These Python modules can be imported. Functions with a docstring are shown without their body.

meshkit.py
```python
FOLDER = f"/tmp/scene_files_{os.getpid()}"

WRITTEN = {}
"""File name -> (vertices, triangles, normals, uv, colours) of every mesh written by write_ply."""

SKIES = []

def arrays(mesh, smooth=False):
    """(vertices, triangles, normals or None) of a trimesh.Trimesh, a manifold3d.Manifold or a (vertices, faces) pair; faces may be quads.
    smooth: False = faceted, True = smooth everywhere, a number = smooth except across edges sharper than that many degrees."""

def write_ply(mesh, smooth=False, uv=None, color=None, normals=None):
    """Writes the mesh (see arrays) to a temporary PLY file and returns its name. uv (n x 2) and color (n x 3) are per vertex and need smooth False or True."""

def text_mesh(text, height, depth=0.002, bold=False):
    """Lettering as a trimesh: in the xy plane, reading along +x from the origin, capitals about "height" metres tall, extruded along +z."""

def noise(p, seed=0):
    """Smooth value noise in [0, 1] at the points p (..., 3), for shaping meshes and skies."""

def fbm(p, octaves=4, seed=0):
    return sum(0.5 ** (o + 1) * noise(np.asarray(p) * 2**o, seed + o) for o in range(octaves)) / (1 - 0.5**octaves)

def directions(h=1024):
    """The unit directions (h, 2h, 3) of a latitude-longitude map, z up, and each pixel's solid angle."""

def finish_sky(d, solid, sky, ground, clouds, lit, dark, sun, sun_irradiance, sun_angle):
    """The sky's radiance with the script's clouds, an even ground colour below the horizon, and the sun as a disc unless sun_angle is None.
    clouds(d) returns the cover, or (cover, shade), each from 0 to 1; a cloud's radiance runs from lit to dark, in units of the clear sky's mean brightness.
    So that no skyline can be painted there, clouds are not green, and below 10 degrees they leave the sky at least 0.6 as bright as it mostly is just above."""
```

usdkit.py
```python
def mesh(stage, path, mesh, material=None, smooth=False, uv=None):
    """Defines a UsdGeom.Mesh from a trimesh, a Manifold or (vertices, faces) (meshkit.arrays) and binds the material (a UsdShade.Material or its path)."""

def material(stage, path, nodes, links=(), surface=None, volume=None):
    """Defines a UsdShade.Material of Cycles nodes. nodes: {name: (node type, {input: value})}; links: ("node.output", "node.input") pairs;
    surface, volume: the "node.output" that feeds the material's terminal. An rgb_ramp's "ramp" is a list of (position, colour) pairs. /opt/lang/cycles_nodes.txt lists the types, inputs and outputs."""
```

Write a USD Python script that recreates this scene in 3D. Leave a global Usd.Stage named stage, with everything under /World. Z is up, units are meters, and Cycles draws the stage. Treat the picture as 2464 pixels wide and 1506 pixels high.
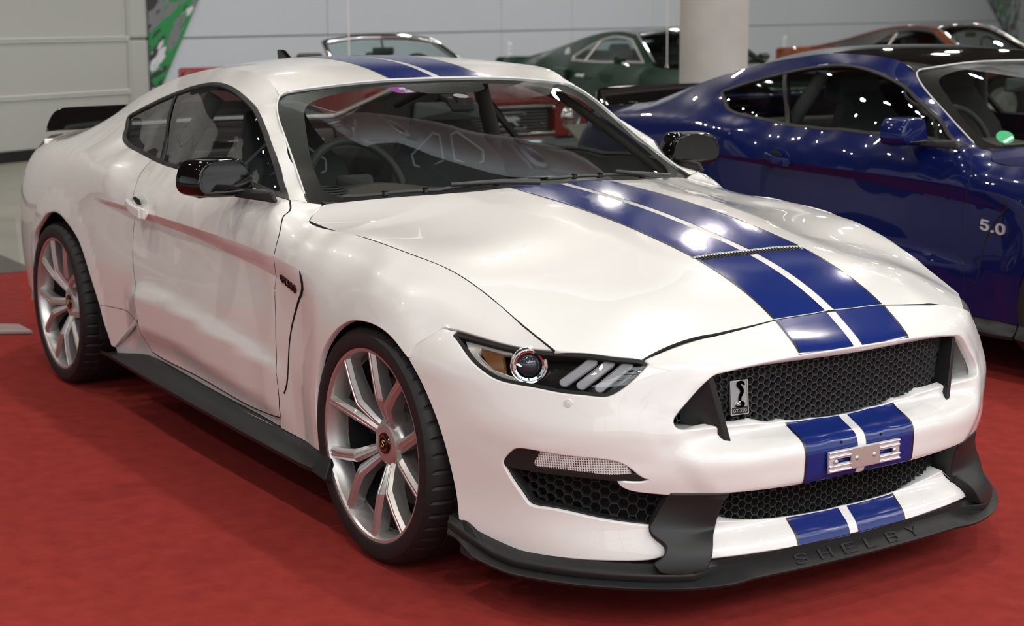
import math, sys
import numpy as np, trimesh, shapely, shapely.affinity, shapely.geometry, mapbox_earcut, manifold3d
from scipy.interpolate import RBFInterpolator, CubicSpline, PchipInterpolator
from shapely.geometry import Polygon
from pxr import Gf, Sdf, Usd, UsdGeom, UsdLux, UsdShade, Vt
import meshkit, usdkit

stage = Usd.Stage.CreateInMemory()
UsdGeom.SetStageUpAxis(stage, UsdGeom.Tokens.z)
UsdGeom.SetStageMetersPerUnit(stage, 1.0)
UsdGeom.Xform.Define(stage, '/World')

# ------------------------------------------------------------------ camera
cam = UsdGeom.Camera.Define(stage, '/World/camera')
yaw, pitch, roll = 2.5593, -0.1824, -0.0031
EYE = np.array([3.8723, -3.0038, 1.5189])
fwd = np.array([math.cos(yaw) * math.cos(pitch), math.sin(yaw) * math.cos(pitch), math.sin(pitch)])
rt = np.cross(fwd, [0, 0, 1.0])
rt /= np.linalg.norm(rt)
upv = np.cross(rt, fwd)
rt, upv = rt * math.cos(roll) + upv * math.sin(roll), upv * math.cos(roll) - rt * math.sin(roll)
cm = np.eye(4)
cm[0, :3], cm[1, :3], cm[2, :3], cm[3, :3] = rt, upv, -fwd, EYE
cam.AddTransformOp().Set(Gf.Matrix4d(*cm.ravel().tolist()))
cam.CreateHorizontalApertureAttr(36.0)
cam.CreateVerticalApertureAttr(36.0 * 1506 / 2464)
cam.CreateFocalLengthAttr(36.0 * 3910.5 / 2464)
cam.CreateFStopAttr(4.5)
cam.CreateFocusDistanceAttr(4.6)
cam.CreateExposureAttr(0.25)

# ------------------------------------------------------------------ light: the hall's own even light from all sides, and the lamps under its roof
def lamp_attr(l, power, colour):
    l.CreateIntensityAttr(power)
    l.CreateColorAttr(Gf.Vec3f(*colour))


dome = UsdLux.DomeLight.Define(stage, '/World/hall_light')
lamp_attr(dome, 0.06, (1.0, 0.97, 0.95))
# side daylight inferred from cool flank light; front and roof panels unseen, added fill
for nm, pos, rot, w, h, e, c in (('added_front_light', (14.8, 2.0, 4.1), (90, 0, 90), 44, 6.2, 1.3, (.90, .96, 1.0)), ('daylight_side', (-4, -21.5, 4.1), (90, 0, 0), 40, 6.4, .4, (.90, .96, 1.0))):
    l = UsdLux.RectLight.Define(stage, f'/World/{nm}')
    l.CreateWidthAttr(w)
    l.CreateHeightAttr(h)
    l.AddTranslateOp().Set(Gf.Vec3d(*pos))
    l.AddRotateXYZOp().Set(Gf.Vec3f(*rot))
    lamp_attr(l, e, c)
ADDED_ROOF_LIGHTS = [(10.5, -9.0), (10.5, -2.0), (10.5, 5.0), (10.5, 12.0)]  # unseen skylights, added to light the car fronts from above
for k, (x, y) in enumerate(ADDED_ROOF_LIGHTS):
    l = UsdLux.RectLight.Define(stage, f'/World/added_roof_light_{k:03d}' if k else '/World/added_roof_light')
    l.CreateWidthAttr(6.0)
    l.CreateHeightAttr(6.0)
    l.AddTranslateOp().Set(Gf.Vec3d(x, y, 7.25))
    lamp_attr(l, 4.2, (.93, .97, 1.0))
LAMPS = []
for ix in range(7):
    for iy in range(8):
        x = -17 + 4.2 * ix + (.9 if iy % 2 else 0)
        if .899 * (x + 13.2) + .438 * (-7.0 + 3.9 * iy - 1.9) < .8:       # behind the back wall
            continue
        LAMPS.append((-17 + 4.2 * ix + (.9 if iy % 2 else 0), -7.0 + 3.9 * iy, 6.5))
for x in (-22, -16, -10, -4):
    for y in (24, 29, 34, 39):
        if .899 * (x + 13.2) + .438 * (y - 1.9) > .8:
            LAMPS.append((x, y, 6.5))
for k, (x, y, z) in enumerate(LAMPS):
    l = UsdLux.DiskLight.Define(stage, f'/World/ceiling_spot_{k:03d}' if k else '/World/ceiling_spot')
    l.CreateRadiusAttr(.14)
    l.AddTranslateOp().Set(Gf.Vec3d(x, y, z))
    lamp_attr(l, 262.0, (1.0, 0.935, 0.86))


# ------------------------------------------------------------------ helpers
def nrm(a):
    a = np.asarray(a, float)
    return a / np.maximum(np.linalg.norm(a, axis=-1, keepdims=True), 1e-12)


class Field:
    """A smooth body surface: a height over a plane (or over a cylinder) fitted through 3-D control points, in half-car space (s = |y|)."""

    def __init__(self, pts, kind='plane', tilt=0.0, xc=0.0, sgn=1, sym=False, smooth=1e-5, extra=None, vs=1.0):
        self.kind, self.xc, self.sgn, self.extra, self.vs = kind, xc, sgn, extra, np.array([1.0, vs])
        if kind == 'plane':
            a = math.radians(tilt)
            self.n = np.array([0, math.cos(a), math.sin(a)])
            self.e2 = np.array([0, -math.sin(a), math.cos(a)])
        elif kind == 'top':
            self.n, self.e2 = np.array([0, 0, 1.0]), np.array([0, 1.0, 0])
        P = np.asarray(pts, float)
        if sym:
            Q = P[P[:, 1] > 1e-6] * [1, -1, 1]
            P = np.vstack([P, Q])
        uv, h = self.uvh(P)
        self.fit = (uv, h)
        self.rbf = RBFInterpolator(uv * self.vs, h, kernel='thin_plate_spline', smoothing=smooth)
        self.f = lambda q: self.rbf(np.asarray(q) * self.vs)

    def uvh(self, P):
        P = np.atleast_2d(P)
        if self.kind == 'polar':
            d = self.sgn * (P[:, 0] - self.xc)
            return np.stack([np.arctan2(P[:, 1], d), P[:, 2]], 1), np.hypot(P[:, 1], d)
        return np.stack([P[:, 0], P @ self.e2], 1), P @ self.n

    def at(self, uv, off=0.0):
        uv = np.atleast_2d(np.asarray(uv, float))
        h = self.f(uv)
        if self.kind == 'polar':
            X = np.stack([self.xc + self.sgn * h * np.cos(uv[:, 0]), h * np.sin(uv[:, 0]), uv[:, 1]], 1)
        else:
            X = np.zeros((len(uv), 3))
            X[:, 0] = uv[:, 0]
            X = X + uv[:, 1:] * self.e2 + h[:, None] * self.n
        if self.extra is not None:
            X = self.extra(X, uv)
        if np.any(off):
            X = X + np.reshape(off, (-1, 1)) * self.normal(uv)
        return X

    def normal(self, uv, e=2e-3):
        uv = np.atleast_2d(np.asarray(uv, float))
        k = len(uv)
        A = self.at(np.vstack([uv + [e, 0], uv - [e, 0], uv + [0, e], uv - [0, e]]))
        n = nrm(np.cross(A[:k] - A[k:2 * k], A[2 * k:3 * k] - A[3 * k:]))
        if self.kind == 'polar':
            out = np.stack([self.sgn * np.cos(uv[:, 0]), np.sin(uv[:, 0]), 0 * uv[:, 0]], 1)
        else:
            out = np.broadcast_to(self.n, n.shape)
        return n * np.sign(np.sum(n * out, 1, keepdims=True) + 1e-12)


def spl(pts, corners=(), step=0.012, closed=True):
    """A polyline through pts: smooth runs between the corners (indices), resampled."""
    p = np.asarray(pts, float)
    n = len(p)
    if closed:
        c = sorted(corners) or [0]
        p = np.roll(p, -c[0], axis=0)
        c = [i - c[0] for i in c] + [n]
        p = np.vstack([p, p[:1]])
    else:
        c = [0] + sorted(x for x in corners if 0 < x < n - 1) + [n - 1]
    out = []
    for a, b in zip(c[:-1], c[1:]):
        q = p[a:b + 1]
        d = np.r_[0, np.cumsum(np.linalg.norm(np.diff(q, axis=0), axis=1) ** 0.6 + 1e-9)]
        L = np.linalg.norm(np.diff(q, axis=0), axis=1).sum()
        t = np.linspace(0, d[-1], max(2, int(L / step) + 1))
        if len(q) == 2:
            r = q[:1] + (q[1:] - q[:1]) * (t / d[-1])[:, None]
        elif closed and not len(corners):
            r = CubicSpline(d, q, bc_type='periodic')(t)
        else:
            r = CubicSpline(d, q, bc_type='natural')(t)
        out.append(r[:-1])
    if not closed:
        out.append(p[-1:])
    return np.vstack(out)


def poly(pts):
    g = Polygon(pts)
    return g if g.is_valid else g.buffer(0)


def polys(g):
    if g.is_empty:
        return []
    if g.geom_type == 'Polygon':
        return [g]
    return [x for x in g.geoms if x.geom_type == 'Polygon' and x.area > 1e-8]


def earcut(g):
    rings = [np.asarray(g.exterior.coords)[:-1]] + [np.asarray(r.coords)[:-1] for r in g.interiors]
    v = np.vstack(rings)
    f = mapbox_earcut.triangulate_float64(v, np.cumsum([len(r) for r in rings]).astype(np.uint32)).reshape(-1, 3)
    return v, f.astype(int)


def fill(g, cell):
    """Triangulates a polygon on a grid: (points, triangles)."""
    V, Fc, n = [], [], 0
    x0, y0, x1, y1 = g.bounds
    cx, cy = (cell, cell) if np.isscalar(cell) else cell
    xs, ys = np.arange(math.floor(x0 / cx), math.ceil(x1 / cx) + 1) * cx + cx * .37, np.arange(math.floor(y0 / cy), math.ceil(y1 / cy) + 1) * cy + cy * .41
    xs, ys = np.r_[xs[0] - cx, xs], np.r_[ys[0] - cy, ys]
    X, Y = np.meshgrid(xs[:-1], ys[:-1], indexing='ij')
    bx = shapely.box(X.ravel(), Y.ravel(), X.ravel() + cx, Y.ravel() + cy)
    shapely.prepare(g)
    full = shapely.contains_properly(g, bx)
    part = shapely.intersects(g, bx) & ~full
    if full.any():
        a = np.stack([X.ravel()[full], Y.ravel()[full]], 1)
        k = len(a)
        V += [a, a + [cx, 0], a + [cx, cy], a + [0, cy]]
        i = np.arange(k)
        Fc += [np.stack([i, i + k, i + 2 * k], 1), np.stack([i, i + 2 * k, i + 3 * k], 1)]
        n = 4 * k
    for c in shapely.intersection(bx[part], g):
        for q in polys(c):
            if q.area < 1e-9:
                continue
            v, f = earcut(q)
            V.append(v)
            Fc.append(f + n)
            n += len(v)
    V, Fc = np.vstack(V), np.vstack(Fc)
    _, first, inv = np.unique(np.round(V, 6), axis=0, return_index=True, return_inverse=True)
    V, Fc = V[first], inv.ravel()[Fc]
    ok = (Fc[:, 0] != Fc[:, 1]) & (Fc[:, 1] != Fc[:, 2]) & (Fc[:, 0] != Fc[:, 2])
    Fc = Fc[ok]
    a = V[Fc]
    cr = (a[:, 1, 0] - a[:, 0, 0]) * (a[:, 2, 1] - a[:, 0, 1]) - (a[:, 1, 1] - a[:, 0, 1]) * (a[:, 2, 0] - a[:, 0, 0])
    Fc[cr < 0] = Fc[cr < 0][:, ::-1]
    return V, Fc


def shell(field, g, cell=0.03, flange=0.012, off=0.0, round_=0.0025, pieces=None):
    """A panel of the field's surface inside polygon g (in the field's own two coordinates), with turned-in edges. Returns (V, F, N).
    off: distance from the surface, or a function of the coordinates; pieces: (polygon, shift) pairs that split the panel along sharp creases."""
    Vs, Fs, Ns, n = [], [], [], 0
    offs = off if callable(off) else (lambda uv: np.full(len(uv), float(off)))

    def lie(uv):
        return field.at(uv) + offs(uv)[:, None] * field.normal(uv)

    def norm(uv):
        if not callable(off):
            return field.normal(uv)
        e = 3e-3
        n_ = nrm(np.cross(lie(uv + [e, 0]) - lie(uv - [e, 0]), lie(uv + [0, e]) - lie(uv - [0, e])))
        return n_ * np.sign(np.sum(n_ * field.normal(uv), 1, keepdims=True) + 1e-12)

    for q in polys(g):
        for reg, shift in (pieces or [(None, 0)]):
            part_ = q if reg is None else q.intersection(reg)
            for q1 in polys(part_):
                if q1.area < 1e-7:
                    continue
                uv, f = fill(q1, cell)
                P, N = lie(uv), norm(uv + [0, shift])
                a = P[f]
                fn = np.cross(a[:, 1] - a[:, 0], a[:, 2] - a[:, 0])
                bad = np.sum(fn * N[f[:, 0]], 1) < 0
                f = f.copy()
                f[bad] = f[bad][:, ::-1]
                Vs.append(P), Fs.append(f + n), Ns.append(N)
                n += len(P)
        if not flange:
            continue
        q = shapely.geometry.polygon.orient(q, 1.0)
        for ring in [q.exterior, *q.interiors]:      # the polygon lies to the left of every ring
            r = np.asarray(ring.coords)[:-1]
            r = r[np.linalg.norm(np.roll(r, -1, 0) - r, axis=1) > 1e-7]
            if len(r) < 3:
                continue
            d = nrm(nrm(np.roll(r, -1, 0) - r) + nrm(r - np.roll(r, 1, 0)))
            o2 = np.stack([d[:, 1], -d[:, 0]], 1)
            R, M = lie(r), norm(r)
            side = nrm(lie(r + 1e-3 * o2) - R)
            k = len(R)
            rows = [(R, nrm(M + .15 * side)), (R + side * round_ - M * round_, side + .4 * M), (R + side * round_ - M * flange, side)]
            for a_, b_ in rows:
                Vs.append(a_), Ns.append(nrm(b_))
            i = np.arange(k)
            j = (i + 1) % k
            for w in range(2):
                A, B = n + w * k, n + (w + 1) * k
                ff = np.vstack([np.stack([A + i, A + j, B + j], 1), np.stack([A + i, B + j, B + i], 1)])
                allv = np.vstack(Vs)
                fn = np.cross(allv[ff[:, 1]] - allv[ff[:, 0]], allv[ff[:, 2]] - allv[ff[:, 0]])
                sd = np.vstack(Ns)[ff[:, 0]]
                bad = np.sum(fn * sd, 1) < 0
                ff[bad] = ff[bad][:, ::-1]
                Fs.append(ff)
            n += 3 * k
    if not Vs:
        return None
    return np.vstack(Vs), np.vstack(Fs), np.vstack(Ns)


def mirror(m, sgn):
    """Half-car space (s = |y|) to the car: sgn -1 is the car's right side, +1 its left."""
    V, Fc, N = m
    if sgn > 0:
        return m
    return V * [1, -1, 1], Fc[:, ::-1], None if N is None else N * [1, -1, 1]


def join(*ms):
    V, Fc, N, n = [], [], [], 0
    for m in ms:
        if m is None:
            continue
        v, f, k = m
        if k is None:
            v, f, k = flat((v, f))
        V.append(v), Fc.append(f + n), N.append(k)
        n += len(v)
    return np.vstack(V), np.vstack(Fc), np.vstack(N)


def flat(m, smooth=32):
    v, f, n = meshkit.arrays(trimesh.Trimesh(np.asarray(m[0], float), np.asarray(m[1], int), process=False) if not hasattr(m, 'faces') else m, smooth)
    if n is None:
        v = v[f].reshape(-1, 3)
        f = np.arange(len(v)).reshape(-1, 3)
        n = np.repeat(nrm(np.cross(v[1::3] - v[0::3], v[2::3] - v[0::3])), 3, 0)
    return v, f, n


def tm(m, smooth=32):
    """trimesh / manifold -> (V, F, N)"""
    if hasattr(m, 'to_mesh'):
        a = m.to_mesh()
        m = trimesh.Trimesh(a.vert_properties[:, :3], a.tri_verts, process=False)
    m = trimesh.Trimesh(m.vertices, m.faces, process=True)
    return flat(m, smooth)


def moved(m, T):
    V, Fc, N = m
    T = np.asarray(T, float)
    R = T[:3, :3]
    k = nrm(N @ np.linalg.inv(R)) if N is not None else None
    if np.linalg.det(R) < 0:
        Fc = Fc[:, ::-1]
    return V @ R.T + T[:3, 3], Fc, k


def mat4(R=None, t=(0, 0, 0)):
    T = np.eye(4)
    if R is not None:
        T[:3, :3] = R
    T[:3, 3] = t
    return T


def rotm(deg, axis):
    return trimesh.transformations.rotation_matrix(math.radians(deg), axis)[:3, :3]


def box(lo, hi, bevel=0.004):
    lo, hi = np.asarray(lo, float), np.asarray(hi, float)
    d = hi - lo
    b = min(bevel, d.min() * .45)
    c = manifold3d.Manifold.batch_hull([manifold3d.Manifold.cube(list(d - np.array(k) * 2 * b)).translate(list(lo + np.array(k) * b)) for k in ((0, 1, 1), (1, 0, 1), (1, 1, 0))]) if b > 0 else manifold3d.Manifold.cube(list(d)).translate(list(lo))
    return tm(c, 20)


def hullpts(pts, r=0.0, seg=12, smooth=40):
    """Convex hull of points, rounded with radius r."""
    if r > 0:
        s = manifold3d.Manifold.sphere(r, seg)
        return tm(manifold3d.Manifold.batch_hull([s.translate(list(map(float, p))) for p in pts]), smooth)
    return tm(manifold3d.Manifold.hull_points(np.asarray(pts, float)), smooth)


def tube(pts, r, sides=8, closed=False, cap=True, step=None):
    p = np.asarray(pts, float)
    if step:
        p = spl(p, (), step, closed)
    t = (np.roll(p, -1, 0) - np.roll(p, 1, 0)) if closed else np.gradient(p, axis=0)
    t = nrm(t)
    ref = np.array([0, 0, 1.0])
    if np.abs(t @ ref).mean() > .8:
        ref = np.array([0, 1.0, 0])
    a = nrm(np.cross(t, ref))
    b = np.cross(t, a)
    th = np.arange(sides) * 2 * np.pi / sides
    rr = np.broadcast_to(r, (len(p),))
    n = np.cos(th)[None, :, None] * a[:, None] + np.sin(th)[None, :, None] * b[:, None]
    V = p[:, None] + rr[:, None, None] * n
    k = len(p)
    i, j = np.meshgrid(np.arange(k if closed else k - 1), np.arange(sides), indexing='ij')
    i, j = i.ravel(), j.ravel()
    i2, j2 = (i + 1) % k, (j + 1) % sides
    q = np.stack([i * sides + j, i * sides + j2, i2 * sides + j2, i2 * sides + j], 1)
    Fc = np.vstack([q[:, [0, 2, 1]], q[:, [0, 3, 2]]])
    V, N = V.reshape(-1, 3), n.reshape(-1, 3)
    fn = np.cross(V[Fc[0, 1]] - V[Fc[0, 0]], V[Fc[0, 2]] - V[Fc[0, 0]])
    if fn @ N[Fc[0, 0]] < 0:
        Fc = Fc[:, ::-1]
    if cap and not closed:
        c = len(V)
        V = np.vstack([V, V[:sides], V[-sides:]])
        N = np.vstack([N, np.repeat(-t[:1], sides, 0), np.repeat(t[-1:], sides, 0)])
        w = np.arange(1, sides - 1)
        for base, d in ((c, -t[0]), (c + sides, t[-1])):
            ff = np.stack([np.full(len(w), base), base + w, base + w + 1], 1)
            fn = np.cross(V[ff[0, 1]] - V[ff[0, 0]], V[ff[0, 2]] - V[ff[0, 0]])
            Fc = np.vstack([Fc, ff if fn @ d > 0 else ff[:, ::-1]])
    return V, Fc, N


def lathe(prof, seg=72, smooth=30, arc=None):
    """Revolves (radius, axial) pairs about the y axis (axial = y)."""
    p = np.asarray(prof, float)
    th = np.arange(seg) * 2 * np.pi / seg
    V = np.stack([p[None, :, 0] * np.cos(th)[:, None], np.broadcast_to(p[None, :, 1], (seg, len(p))), p[None, :, 0] * np.sin(th)[:, None]], -1).reshape(-1, 3)
    k = len(p)
    i, j = np.meshgrid(np.arange(seg), np.arange(k - 1), indexing='ij')
    i, j = i.ravel(), j.ravel()
    i2 = (i + 1) % seg
    q = np.stack([i * k + j, i * k + j + 1, i2 * k + j + 1, i2 * k + j], 1)
    Fc = np.vstack([q[:, [0, 1, 2]], q[:, [0, 2, 3]]])
    m = trimesh.Trimesh(V, Fc, process=True)
    m.update_faces(m.nondegenerate_faces())
    return flat(m, smooth)


def sweep(path, prof, up=(0, 0, 1), smooth=40, caps=True, closed_prof=True):
    """Sweeps a profile (list of 2-D points, or one profile per path point) along a path: profile x = sideways (path x up), y = up."""
    p = np.asarray(path, float)
    t = nrm(np.gradient(p, axis=0))
    a = nrm(np.cross(t, np.asarray(up, float)))
    b = np.cross(a, t)
    pr = np.asarray(prof, float)
    if pr.ndim == 2:
        pr = np.broadcast_to(pr, (len(p), *pr.shape))
    V = p[:, None] + pr[..., :1] * a[:, None] + pr[..., 1:] * b[:, None]
    k, n = pr.shape[1], len(p)
    i, j = np.meshgrid(np.arange(n - 1), np.arange(k if closed_prof else k - 1), indexing='ij')
    i, j = i.ravel(), j.ravel()
    j2 = (j + 1) % k
    q = np.stack([i * k + j, i * k + j2, (i + 1) * k + j2, (i + 1) * k + j], 1)
    Fc = np.vstack([q[:, [0, 1, 2]], q[:, [0, 2, 3]]])
    V = V.reshape(-1, 3)
    if caps and closed_prof:
        for s_, o in ((0, 0), (n - 1, (n - 1) * k)):
            g = poly(pr[s_])
            _, f = earcut(Polygon(pr[s_]))
            Fc = np.vstack([Fc, f + o if s_ else f[:, ::-1] + o])
    m = trimesh.Trimesh(V, Fc, process=True)
    m.fix_normals()
    return flat(m, smooth)


def extrude(g, h, T=None, smooth=30):
    """Extrudes a 2-D polygon along +z by h, then places it with the 4x4 T."""
    ms = []
    for q in polys(g):
        ms.append(trimesh.creation.extrude_polygon(q, h, engine='earcut'))
    m = tm(trimesh.util.concatenate(ms), smooth)
    return moved(m, T) if T is not None else m


def frame4(o, ex, ey):
    """4x4 whose local x, y, z are ex, ey, ex x ey at origin o."""
    ex = nrm(ex)
    ey = nrm(np.asarray(ey) - np.dot(ey, ex) * ex)
    T = np.eye(4)
    T[:3, 0], T[:3, 1], T[:3, 2], T[:3, 3] = ex, ey, np.cross(ex, ey), o
    return T


COUNT = {}


def path_for(parent, name):
    k = f'{parent}/{name}'
    COUNT[k] = COUNT.get(k, -1) + 1
    return k if COUNT[k] == 0 else f'{k}_{COUNT[k]:03d}'


def keys(prim, label=None, category=None, group=None, kind=None):
    for k, v in (('label', label), ('category', category), ('group', group), ('kind', kind)):
        if v:
            prim.SetCustomDataByKey(k, v)
    return prim


def put(name, m, material, parent='/World', label=None, category=None, group=None, kind=None):
    """One Mesh prim; m is (V, F, N)."""
    V, Fc, N = m if len(m) == 3 else flat(m)
    path = path_for(str(parent), name)
    g = UsdGeom.Mesh.Define(stage, path)
    g.CreatePointsAttr(Vt.Vec3fArray.FromNumpy(np.ascontiguousarray(V, np.float32)))
    g.CreateFaceVertexCountsAttr(Vt.IntArray.FromNumpy(np.full(len(Fc), 3, np.int32)))
    g.CreateFaceVertexIndicesAttr(Vt.IntArray.FromNumpy(np.ascontiguousarray(Fc, np.int32).ravel()))
    g.CreateSubdivisionSchemeAttr('none')
    if N is not None:
        g.CreateNormalsAttr(Vt.Vec3fArray.FromNumpy(np.ascontiguousarray(N, np.float32)))
        g.SetNormalsInterpolation('vertex')
    UsdShade.MaterialBindingAPI.Apply(g.GetPrim()).Bind(M[material] if isinstance(material, str) else material)
    keys(g.GetPrim(), label, category, group, kind)
    return path


def thing(name, label, category, loc=(0, 0, 0), rotz=0.0, group=None, kind=None):
    path = path_for('/World', name)
    x = UsdGeom.Xform.Define(stage, path)
    x.AddTranslateOp().Set(Gf.Vec3d(*map(float, loc)))
    if rotz:
        x.AddRotateZOp().Set(float(rotz))
    keys(x.GetPrim(), label, category, group, kind)
    return path


def text(s, h, depth=0.002, bold=False, width=None):
    t = meshkit.text_mesh(s, h, depth, bold)
    if width:
        t.apply_scale([width / t.extents[0], 1, 1])
    t.apply_translation([-t.bounds[:, 0].mean(), -t.bounds[:, 1].mean(), 0])
    return t


# ------------------------------------------------------------------ materials
M = {}


def mat(name, nodes, links=(), surface='p.BSDF'):
    M[name] = usdkit.material(stage, f'/World/Looks/{name}', nodes, links, surface=surface)


def plain(name, col, rough=.5, metal=0.0, **kw):
    mat(name, {'p': ('principled_bsdf', {'base_color': col, 'roughness': rough, 'metallic': metal, **kw})})


def glassy(name, tint, ior=1.5, rough=.0):
    """A pane that light passes: clear, with a reflection that grows at grazing angles."""
    mat(name, {'t': ('transparent_bsdf', {'color': tint}), 'g': ('glossy_bsdf', {'color': (1, 1, 1), 'roughness': rough}), 'geo': ('geometry', {}), 'i': ('mix_float', {'a': ior, 'b': 1 / ior}), 'f': ('fresnel', {}), 'm': ('mix_closure', {})},
        [('geo.backfacing', 'i.fac'), ('i.result', 'f.IOR'), ('f.fac', 'm.fac'), ('t.BSDF', 'm.closure1'), ('g.BSDF', 'm.closure2')], 'm.closure')


def noisy(name, c1, c2, scale, rough=.6, detail=4, bump=0.0, bscale=None, metal=0.0, **kw):
    nodes = {'t': ('texture_coordinate', {}), 'n': ('noise_texture', {'scale': scale, 'detail': detail}), 'r': ('rgb_ramp', {'ramp': [(.3, c1), (.7, c2)]}), 'p': ('principled_bsdf', {'roughness': rough, 'metallic': metal, **kw})}
    links = [('t.object', 'n.vector'), ('n.fac', 'r.fac'), ('r.color', 'p.base_color')]
    if bump:
        nodes['n2'] = ('noise_texture', {'scale': bscale or scale * 6, 'detail': 3})
        nodes['b'] = ('bump', {'strength': bump, 'distance': .002})
        links += [('t.object', 'n2.vector'), ('n2.fac', 'b.height'), ('b.normal', 'p.normal')]
    mat(name, nodes, links)


plain('white_paint', (.79, .775, .75), .32, coat_weight=1.0, coat_roughness=.015, coat_ior=1.5)
plain('stripe', (.008, .022, .150), .14, specular_ior_level=.45)
plain('pin', (.008, .008, .012), .3, coat_weight=.6)
plain('blue_paint', (.003, .008, .072), .30, coat_weight=1.0, coat_roughness=.015, coat_ior=1.36, specular_ior_level=.1)
plain('trim', (.015, .015, .0155), .46, specular_ior_level=.35)
plain('satin', (.035, .035, .037), .40)
plain('gloss_black', (.005, .004, .004), .05, specular_ior_level=.5)
plain('black', (.004, .004, .004), .85)
plain('frit', (.010, .008, .008), .35)
plain('mesh', (.050, .052, .054), .36)
plain('flute', (.90, .88, .86), .10)
plain('mesh_dark', (.030, .031, .032), .38)
plain('emboss', (.010, .010, .011), .35)
plain('edge', (.70, .69, .68), .30, coat_weight=.5)
plain('alu', (.80, .81, .83), .28, .7)
plain('steel', (.62, .60, .57), .30, .75)
plain('steel_dark', (.34, .34, .35), .38, .5)
plain('chrome', (.86, .87, .88), .06, 1.0)
plain('wheel', (.60, .585, .57), .32, .8)
plain('bronze', (.42, .22, .12), .35, 1.0)
plain('gold', (.75, .55, .12), .35, .6)
plain('disc', (.06, .058, .056), .45, .8)
noisy('rubber', (.004, .004, .004), (.008, .0075, .0075), 30, .6, bump=.2, bscale=160)
plain('cabin', (.012, .012, .012), .8)
noisy('dash', (.075, .068, .058), (.10, .09, .08), 90, .62, bump=.25, bscale=500)
plain('seat', (.030, .030, .031), .6, sheen_weight=.2)
plain('slot', (.35, .37, .37), .4)
plain('liner_dark', (.022, .021, .020), .8)
plain('liner_grey', (.12, .115, .11), .7)
plain('lamp_black', (.010, .009, .009), .20)
plain('liner', (.62, .60, .56), .22, .5)
plain('drl', (.34, .35, .37), .25, subsurface_weight=.2, emission_color=(.9, .95, 1), emission_strength=.0)
plain('amber', (.16, .06, .012), .22, coat_weight=.5)
plain('red_lens', (.25, .008, .006), .15, coat_weight=.6)
plain('proj_glass', (.03, .035, .045), .03, coat_weight=1.0, coat_roughness=0.0)
plain('reflector', (.75, .68, .64), .16, 1.0)
plain('mirror', (.55, .58, .60), .02, 1.0)
plain('sticker_green', (.05, .42, .16), .4)
plain('purple', (.42, .07, .42), .4)
plain('fog_reflector', (.62, .58, .56), .3)
plain('print_green', (.8, .95, .85), .5)
plain('grey_print', (.10, .10, .10), .4)
glassy('glass', (.74, .78, .76), 1.75)
plain('housing', (.05, .052, .054), .7)
glassy('side_glass', (.46, .49, .49), 1.65)
glassy('lens', (.93, .93, .93), 1.45)


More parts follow.
